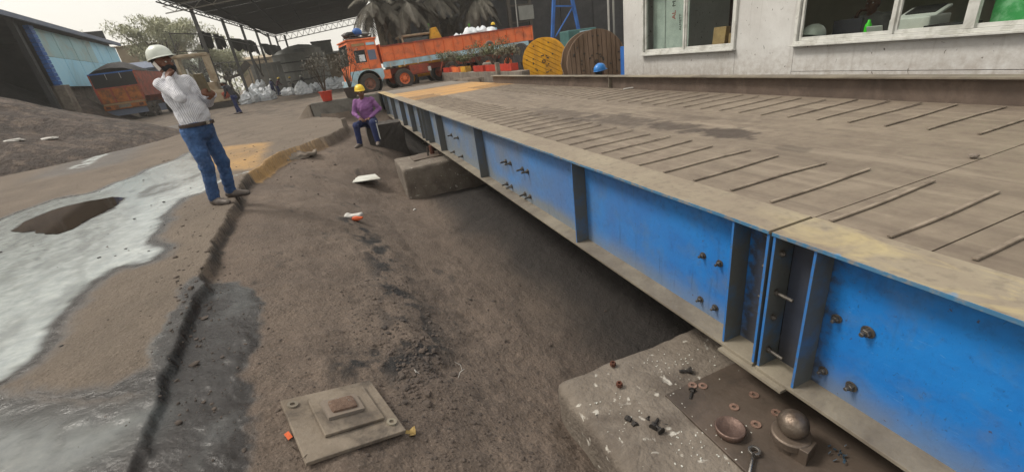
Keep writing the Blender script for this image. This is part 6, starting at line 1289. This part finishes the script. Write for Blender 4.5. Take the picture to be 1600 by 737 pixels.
for i, (yy, mm, lb) in enumerate(ysx):
    L_ = 1.25 if i != 2 else .8; zt = .61
    b_ = MB(); b_.box((0, 0, .02), (.24, L_, .04)); b_.box((-.12, 0, .12), (.02, L_, .22)); b_.box((.12, 0, .12), (.02, L_, .22)); b_.box((0, -L_/2, .12), (.24, .02, .22)); b_.box((0, L_/2, .12), (.24, .02, .22)); b_.box((0, 0, .15), (.2, L_-.04, .1))
    o = b_.build('planter_box', M[mm], bevel=.004); o.location = (5.72, yy, zt); tag(o, lb, 'planter', 'planter boxes on the parapet')
    shrub(['dusty green shrub at the left end of the parapet', 'leafy shrub above the orange planter', 'thin shrub above the yellow crate', 'tall shrub behind the concrete post', 'dense dark shrub above the long red planter', 'sparse shrub beside the black reel'][i], (5.72, yy, zt+.18), [.8, .75, .55, .85, .9, .6][i], [1.2, 1.1, .7, 1.2, 1.3, .9][i], 10+i, 'leaf_green' if i % 2 == 0 else 'leaf_dry', 760, 'shrubs in planters on the parapet')
q = gd(765, 72, 19); o = MB().lathe([(.10, -.05), (.2, -.05), (.22, 0), (.2, .05), (.10, .05), (.08, 0), (.10, -.05)], 22, ax=(.1, -1, 0)).build('old_tyre_ring', M['concrete'], smooth=True); o.location = tuple(q); tag(o, 'small pale ring hanging among the parapet shrubs', 'ring')
q = gy(748, 108, 24); o = block(-.35, .35, -.2, .2, 0, .9, .1, .12, .02, 3).build('grey_boulder', M['concrete'], smooth=True); o.location = (6.6, 19.2, 0); tag(o, 'rounded grey concrete stub between the planters', 'stub')
def palm(label, base, H_, crown, nf, L_, seed, lean=(0, 0)):
    rs = random.Random(seed); t = thing('palm_tree', label, 'palm tree', base, 0, 'dusty palms by the orange truck'); tr_ = MB(); pts = []; rr = []
    for i in range(22):
        s_ = i/21; pts.append((lean[0]*s_*s_, lean[1]*s_*s_, H_*s_)); rr.append((.17-.05*s_)*(1+.09*(i % 2)))
    tr_.tube(pts, rr, 12); tr_.build('trunk', M['palm_trunk'], t); top = Vector(pts[-1])
    for f_ in range(nf):
        a = 2*PI*f_/nf*2.4+rs.uniform(-.2, .2); el = rs.uniform(-.35, 1.15); Lf = L_*rs.uniform(.75, 1.1); fm = MB(); p = Vector(top); d_ = Vector((math.cos(a)*math.cos(el), math.sin(a)*math.cos(el), math.sin(el))); sp_ = [Vector(p)]; NF = 14
        for i in range(NF): d_.z -= .115+.02*rs.random(); d_.normalize(); p = p+d_*Lf/NF; sp_.append(Vector(p))
        fm.tube(sp_, [.022*(1-i/(NF+2)) for i in range(NF+1)], 4)
        for i in range(2, NF*4):
            s_ = i/4; k_ = min(NF-1, int(s_)); q = sp_[k_].lerp(sp_[k_+1], s_-k_); tg = (sp_[k_+1]-sp_[k_]).normalized(); sd2 = tg.cross(Vector((0, 0, 1)))
            if sd2.length < .1: sd2 = Vector((1, 0, 0))
            sd2.normalize(); ll = Lf*.24*math.sin(PI*min(1, .15+s_/NF*.85))+.08
            for sg in (-1, 1):
                e_ = (sd2*sg*.75+tg*.55+Vector((0, 0, -.35-rs.random()*.5))).normalized()*ll*rs.uniform(.8, 1.1); wv = tg*.022
                fm.add([q-wv, q+wv, q+e_*.6+wv*.7+Vector((0, 0, -.01)), q+e_, q+e_*.6-wv*.7], [(0, 1, 2, 3, 4)])
        fm.build('frond', M['palm_leaf'], t)
    return t
def palm_at(label, px, py, Y, nf, L_, seed, lean=(0, 0)): q = gy(px, py, Y); return palm(label, (q[0]-lean[0], Y-lean[1], 0), q[2], None, nf, L_, seed, lean)
palm_at('left dusty palm with drooping fronds over the orange truck cab', 588, 4, 29.5, 30, 2.5, 1, (-.5, 0))
palm_at('second dusty palm behind the front of the truck body', 634, 8, 29.5, 30, 2.6, 2, (.3, 0))
palm_at('third dusty palm with grey fronds above the middle of the truck', 676, -4, 31, 28, 2.8, 3)
palm_at('fourth pale dusty palm above the white sacks', 743, 2, 30, 30, 2.5, 4)
palm_at('short dark palm behind the truck between the taller ones', 700, 36, 32, 18, 1.7, 5)
for px, lb in ((669, 'left lime green pole behind the truck'), (733, 'right lime green pole behind the truck')):
    q = gy(px, 40, 29); o = MB().cyl((0, 0, 0), (0, 0, q[2]+.1), .07, 8).build('green_pole', M['greenpole']); o.location = (q[0], 29, 0); tag(o, lb, 'pole')
# yellow loader behind the truck
q = gy(648, 60, 29); t = thing('yellow_loader', 'dirty yellow loader with raised arm behind the orange truck', 'loader', (q[0], 29, 0))
b_ = MB().box((0, 0, 1.0), (2.6, 1.9, 1.1)).build('engine_body', M['yellowp'], t, bevel=.08); b_ = MB()
zt = gy(648, 56, 29)[2]
for dx in (-.9, .9):
    for dy in (-.8, .8): b_.box((dx, dy, (1.5+zt)/2), (.1, .1, zt-1.5))
b_.box((0, 0, 1.8), (1.9, 1.7, .5)); b_.build('cab', M['beigejcb'], t); MB().box((0, 0, zt), (2.1, 1.9, .12)).build('cab_roof', M['beigejcb'], t, bevel=.04); MB().box((0, -.82, zt-.4), (1.6, .03, .5)).build('cab_window', M['glassd'], t)
A_ = gy(672, 60, 28.5); B_ = gy(688, 62, 28.5); C_ = gy(677, 44, 28.5); D_ = gy(669, 46, 28.5)
MB().prism([(A_[0]-q[0]-.3, A_[2]-.7), (B_[0]-q[0]+.2, B_[2]-.6), (C_[0]-q[0], C_[2]), (D_[0]-q[0], D_[2])], -1.3, -.9, Matrix(((1, 0, 0, 0), (0, 0, 1, 0), (0, 1, 0, 0), (0, 0, 0, 1)))).build('arm', M['yellowp'], t, bevel=.04)
MB().box((A_[0]-q[0]-.1, -.2, A_[2]), (.5, .5, 1.0)).build('arm_joint', M['black'], t, bevel=.08)
for dx in (-.9, .9): wheel(t, (dx, -.9, .45), .45, .3, (0, -1, 0), 'yellowp'); wheel(t, (dx, .9, .45), .45, .3, (0, 1, 0), 'yellowp')
# beige excavator behind the man
p0 = gz(316, 168, 0); sc0 = 41
t = thing('excavator', 'faded yellow excavator cab with glass window behind the man on the phone', 'excavator', (gy(312, 120, sc0)[0], sc0, 0), .1)
zt = gy(318, 86, sc0)[2]; cw = 2.6
cabm = MB(); z0_ = 1.2
cabm.box((0, 0, .9), (3.2, 2.6, .9)); cabm.build('engine_deck', M['beigejcb'], t, bevel=.1)
for dx, dy in ((-.95, -.8), (.95, -.8), (-.95, .8), (.95, .8)): MB().box((dx, dy, (1.3+zt)/2), (.2, .2, zt-1.3)).build('cab_pillar', M['beigejcb'], t, bevel=.03)
MB().box((0, 0, 1.6), (2.1, 1.8, .7)).build('cab_door_panel', M['beigejcb'], t, bevel=.03); MB().box((0, 0, zt), (2.3, 2.0, .22)).build('cab_roof', M['beigejcb'], t, bevel=.06)
MB().box((.0, -.8, (1.95+zt)/2), (1.7, .04, zt-2.1)).build('cab_window', M['glass'], t); MB().box((-.5, -1.02, 2.6), (.1, .1, .8)).build('mirror', M['whiteplastic'], t); MB().box((.2, .2, 2.0), (.6, .6, .9)).build('seat', M['black'], t, bevel=.06); MB().box((.95, -.84, (1.95+zt)/2), (.5, .08, zt-2.0)).build('door_post_panel', M['beigejcb'], t, bevel=.03)
for s_ in (-1, 1):
    tr_ = MB(); tr_.prism([(-1.7, .15), (-1.5, 0), (1.5, 0), (1.7, .15), (1.7, .5), (1.5, .65), (-1.5, .65), (-1.7, .5)], s_*1.0-.25, s_*1.0+.25, Matrix(((1, 0, 0, 0), (0, 0, 1, 0), (0, 1, 0, 0), (0, 0, 0, 1)))); tr_.build('track', M['tyre'], t, bevel=.03)
# tractor-like blue machine and scrap beams
t = thing('blue_tractor', 'small blue and grey tractor parked between the shed posts', 'tractor', (gy(338, 140, 43)[0], 43, 0), .2)
MB().box((0, 0, 1.0), (2.2, .9, .55)).build('bonnet', M['bluepost'], t, bevel=.08); MB().box((-.2, 0, 1.5), (1.5, .9, .12)).build('hood_plate', M['lightblue'], t); MB().box((.4, 0, 1.55), (.8, .7, .5)).build('seat_box', M['rust'], t)
for dx, r_ in ((-.8, .4), (.8, .62)):
    for s_ in (-1, 1): wheel(t, (dx, s_*.62, r_), r_, .28, (0, s_, 0), 'steel_dark')
for i, (x0, x1, lb) in enumerate([((322, 160), (348, 166), 'rusty beam lying on the ground behind the man'), ((328, 154), (362, 168), 'grey steel beam leaning on the scrap behind the man'), ((355, 156), (380, 164), 'dark beam beside the nearest shed post')]):
    A_ = gz(*x0, .6 if i < 2 else .3); B_ = gz(*x1, .05); c_ = (A_+B_)/2; B_ = A_+(B_-A_)/np.linalg.norm(B_-A_)*3; B_[2] = .12
    MB().bar((0, 0, 0), tuple(B_-A_), .18, .22).build('scrap_beam', [M['rust'], M['greysteel'], M['steel_dark']][i]).location = tuple(A_); o = bpy.data.objects[['scrap_beam', 'scrap_beam.001', 'scrap_beam.002'][i]]; tag(o, lb, 'beam')
# scaffold frame, conveyor and dark low hoarding under the shed
t = thing('conveyor', 'slanted dark conveyor arm under the shed', 'conveyor', (gy(395, 100, 58)[0], 58, 0))
def cvb(a_, b_, w_, m, nm='boom', Y=58): A_ = gy(*a_, Y); B_ = gy(*b_, Y); MB().bar(tuple(A_), tuple(B_), w_, w_).build(nm, M[m], t, W=True)
cvb((374, 115), (388, 98), .6, 'steel_dark'); cvb((350, 126), (376, 116), .25, 'steel_dark', 'frame'); cvb((395, 93), (412, 120), .16, 'steel_dark', 'strut'); cvb((404, 88), (409, 118), .12, 'steel_dark', 'strut'); cvb((352, 118), (352, 150), .3, 'steel_dark', 'leg')
t = thing('pipe_fence', 'thin pipe railing behind the shed posts', 'railing', (gy(370, 100, 72)[0], 72, 0))
for a_, b_ in (((325, 100), (420, 93)), ((328, 112), (420, 106))): A_ = gy(*a_, 72); B_ = gy(*b_, 72); MB().bar(tuple(A_), tuple(B_), .1, .1).build('rail', M['greysteel'], t, W=True)
for px in range(328, 425, 14): A_ = gy(px, 97, 72); MB().bar(tuple(A_), (A_[0], 72, 0), .1, .1, up=(0, 1, 0)).build('rail_post', M['greysteel'], t, W=True)
A_ = gy(394, 115, 60); B_ = gy(442, 108, 60); t = thing('dark_hoarding', 'dark green hoarding behind the sack heap', 'hoarding', ((A_[0]+B_[0])/2, 60, 0))
for i in range(6): MB().box(((i-2.5)*(B_[0]-A_[0])/6, .04*(i % 2), 1.7), ((B_[0]-A_[0])/6-.03, .08, 3.6)).build('panel', M['silo'], t)
def tree(label, base, H_, Wd_, seed, n_=9000, s=(.12, .28), group=None, m='leaf_tree'):
    rs = random.Random(seed); t = thing('broadleaf_tree', label, 'tree', base, 0, group); tr_ = MB(); lf = MB()
    tr_.tube([(0, 0, 0), (.1, 0, H_*.25), (-.1, .1, H_*.45)], [H_*.035, H_*.028, H_*.02], 10); cl = []
    for i in range(15):
        a = rs.random()*6.3; rd = Wd_*.5*rs.uniform(.25, .85); z_ = H_*rs.uniform(.5, .93); p = Vector((rd*math.cos(a), rd*math.sin(a), z_)); tr_.tube([(0, 0, H_*rs.uniform(.25, .45)), p*.5+Vector((0, 0, H_*.2)), p], [H_*.016, H_*.01, H_*.004], 6); cl.append(p)
        for j in range(3): cl.append(p+Vector((rs.uniform(-1, 1), rs.uniform(-1, 1), rs.uniform(-.6, .6)))*Wd_*.15)
    for p in cl: r_ = Wd_*rs.uniform(.07, .13); leaves(lf, p, r_*1.25, r_*1.25, r_*.8, n_//len(cl), *s, rs, 0)
    tr_.build('trunk', M['bark'], t); lf.build('crown', M[m], t)['kind'] = 'stuff'; return t
def tree_at(label, px, py, Y, Wd_, seed, **k_): q = gy(px, py, Y); return tree(label, (q[0], Y, 0), q[2], Wd_, seed, **k_)
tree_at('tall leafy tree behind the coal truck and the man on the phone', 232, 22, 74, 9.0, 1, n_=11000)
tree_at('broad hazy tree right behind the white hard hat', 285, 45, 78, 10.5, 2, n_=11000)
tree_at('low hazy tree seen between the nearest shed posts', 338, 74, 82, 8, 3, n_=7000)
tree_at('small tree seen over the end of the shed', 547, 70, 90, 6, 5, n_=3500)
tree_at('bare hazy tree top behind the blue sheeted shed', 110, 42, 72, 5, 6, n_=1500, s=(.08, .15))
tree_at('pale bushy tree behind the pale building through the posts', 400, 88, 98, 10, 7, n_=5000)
# far hazy belt of trees closing the horizon
m_ = MB(); rs = random.Random(9)
for i in range(60):
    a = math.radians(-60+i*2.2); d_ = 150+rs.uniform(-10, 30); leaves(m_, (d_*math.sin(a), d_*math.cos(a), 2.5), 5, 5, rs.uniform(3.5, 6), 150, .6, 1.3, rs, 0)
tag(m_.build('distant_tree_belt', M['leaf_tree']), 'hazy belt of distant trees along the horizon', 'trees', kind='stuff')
# ================================================================== HAZE
hz = MB().box((0, 60, 14), (640, 640, 34)); hm = bpy.data.materials.new('haze'); hm.use_nodes = True; t_ = hm.node_tree; t_.nodes.clear(); ho = t_.nodes.new('ShaderNodeOutputMaterial'); pv = t_.nodes.new('ShaderNodeVolumePrincipled')
pv.inputs['Color'].default_value = (.95, .93, .88, 1); pv.inputs['Density'].default_value = .0012; pv.inputs['Anisotropy'].default_value = .2; t_.links.new(pv.outputs[0], ho.inputs['Volume'])
o = hz.build('haze', hm); tag(o, kind='stuff')
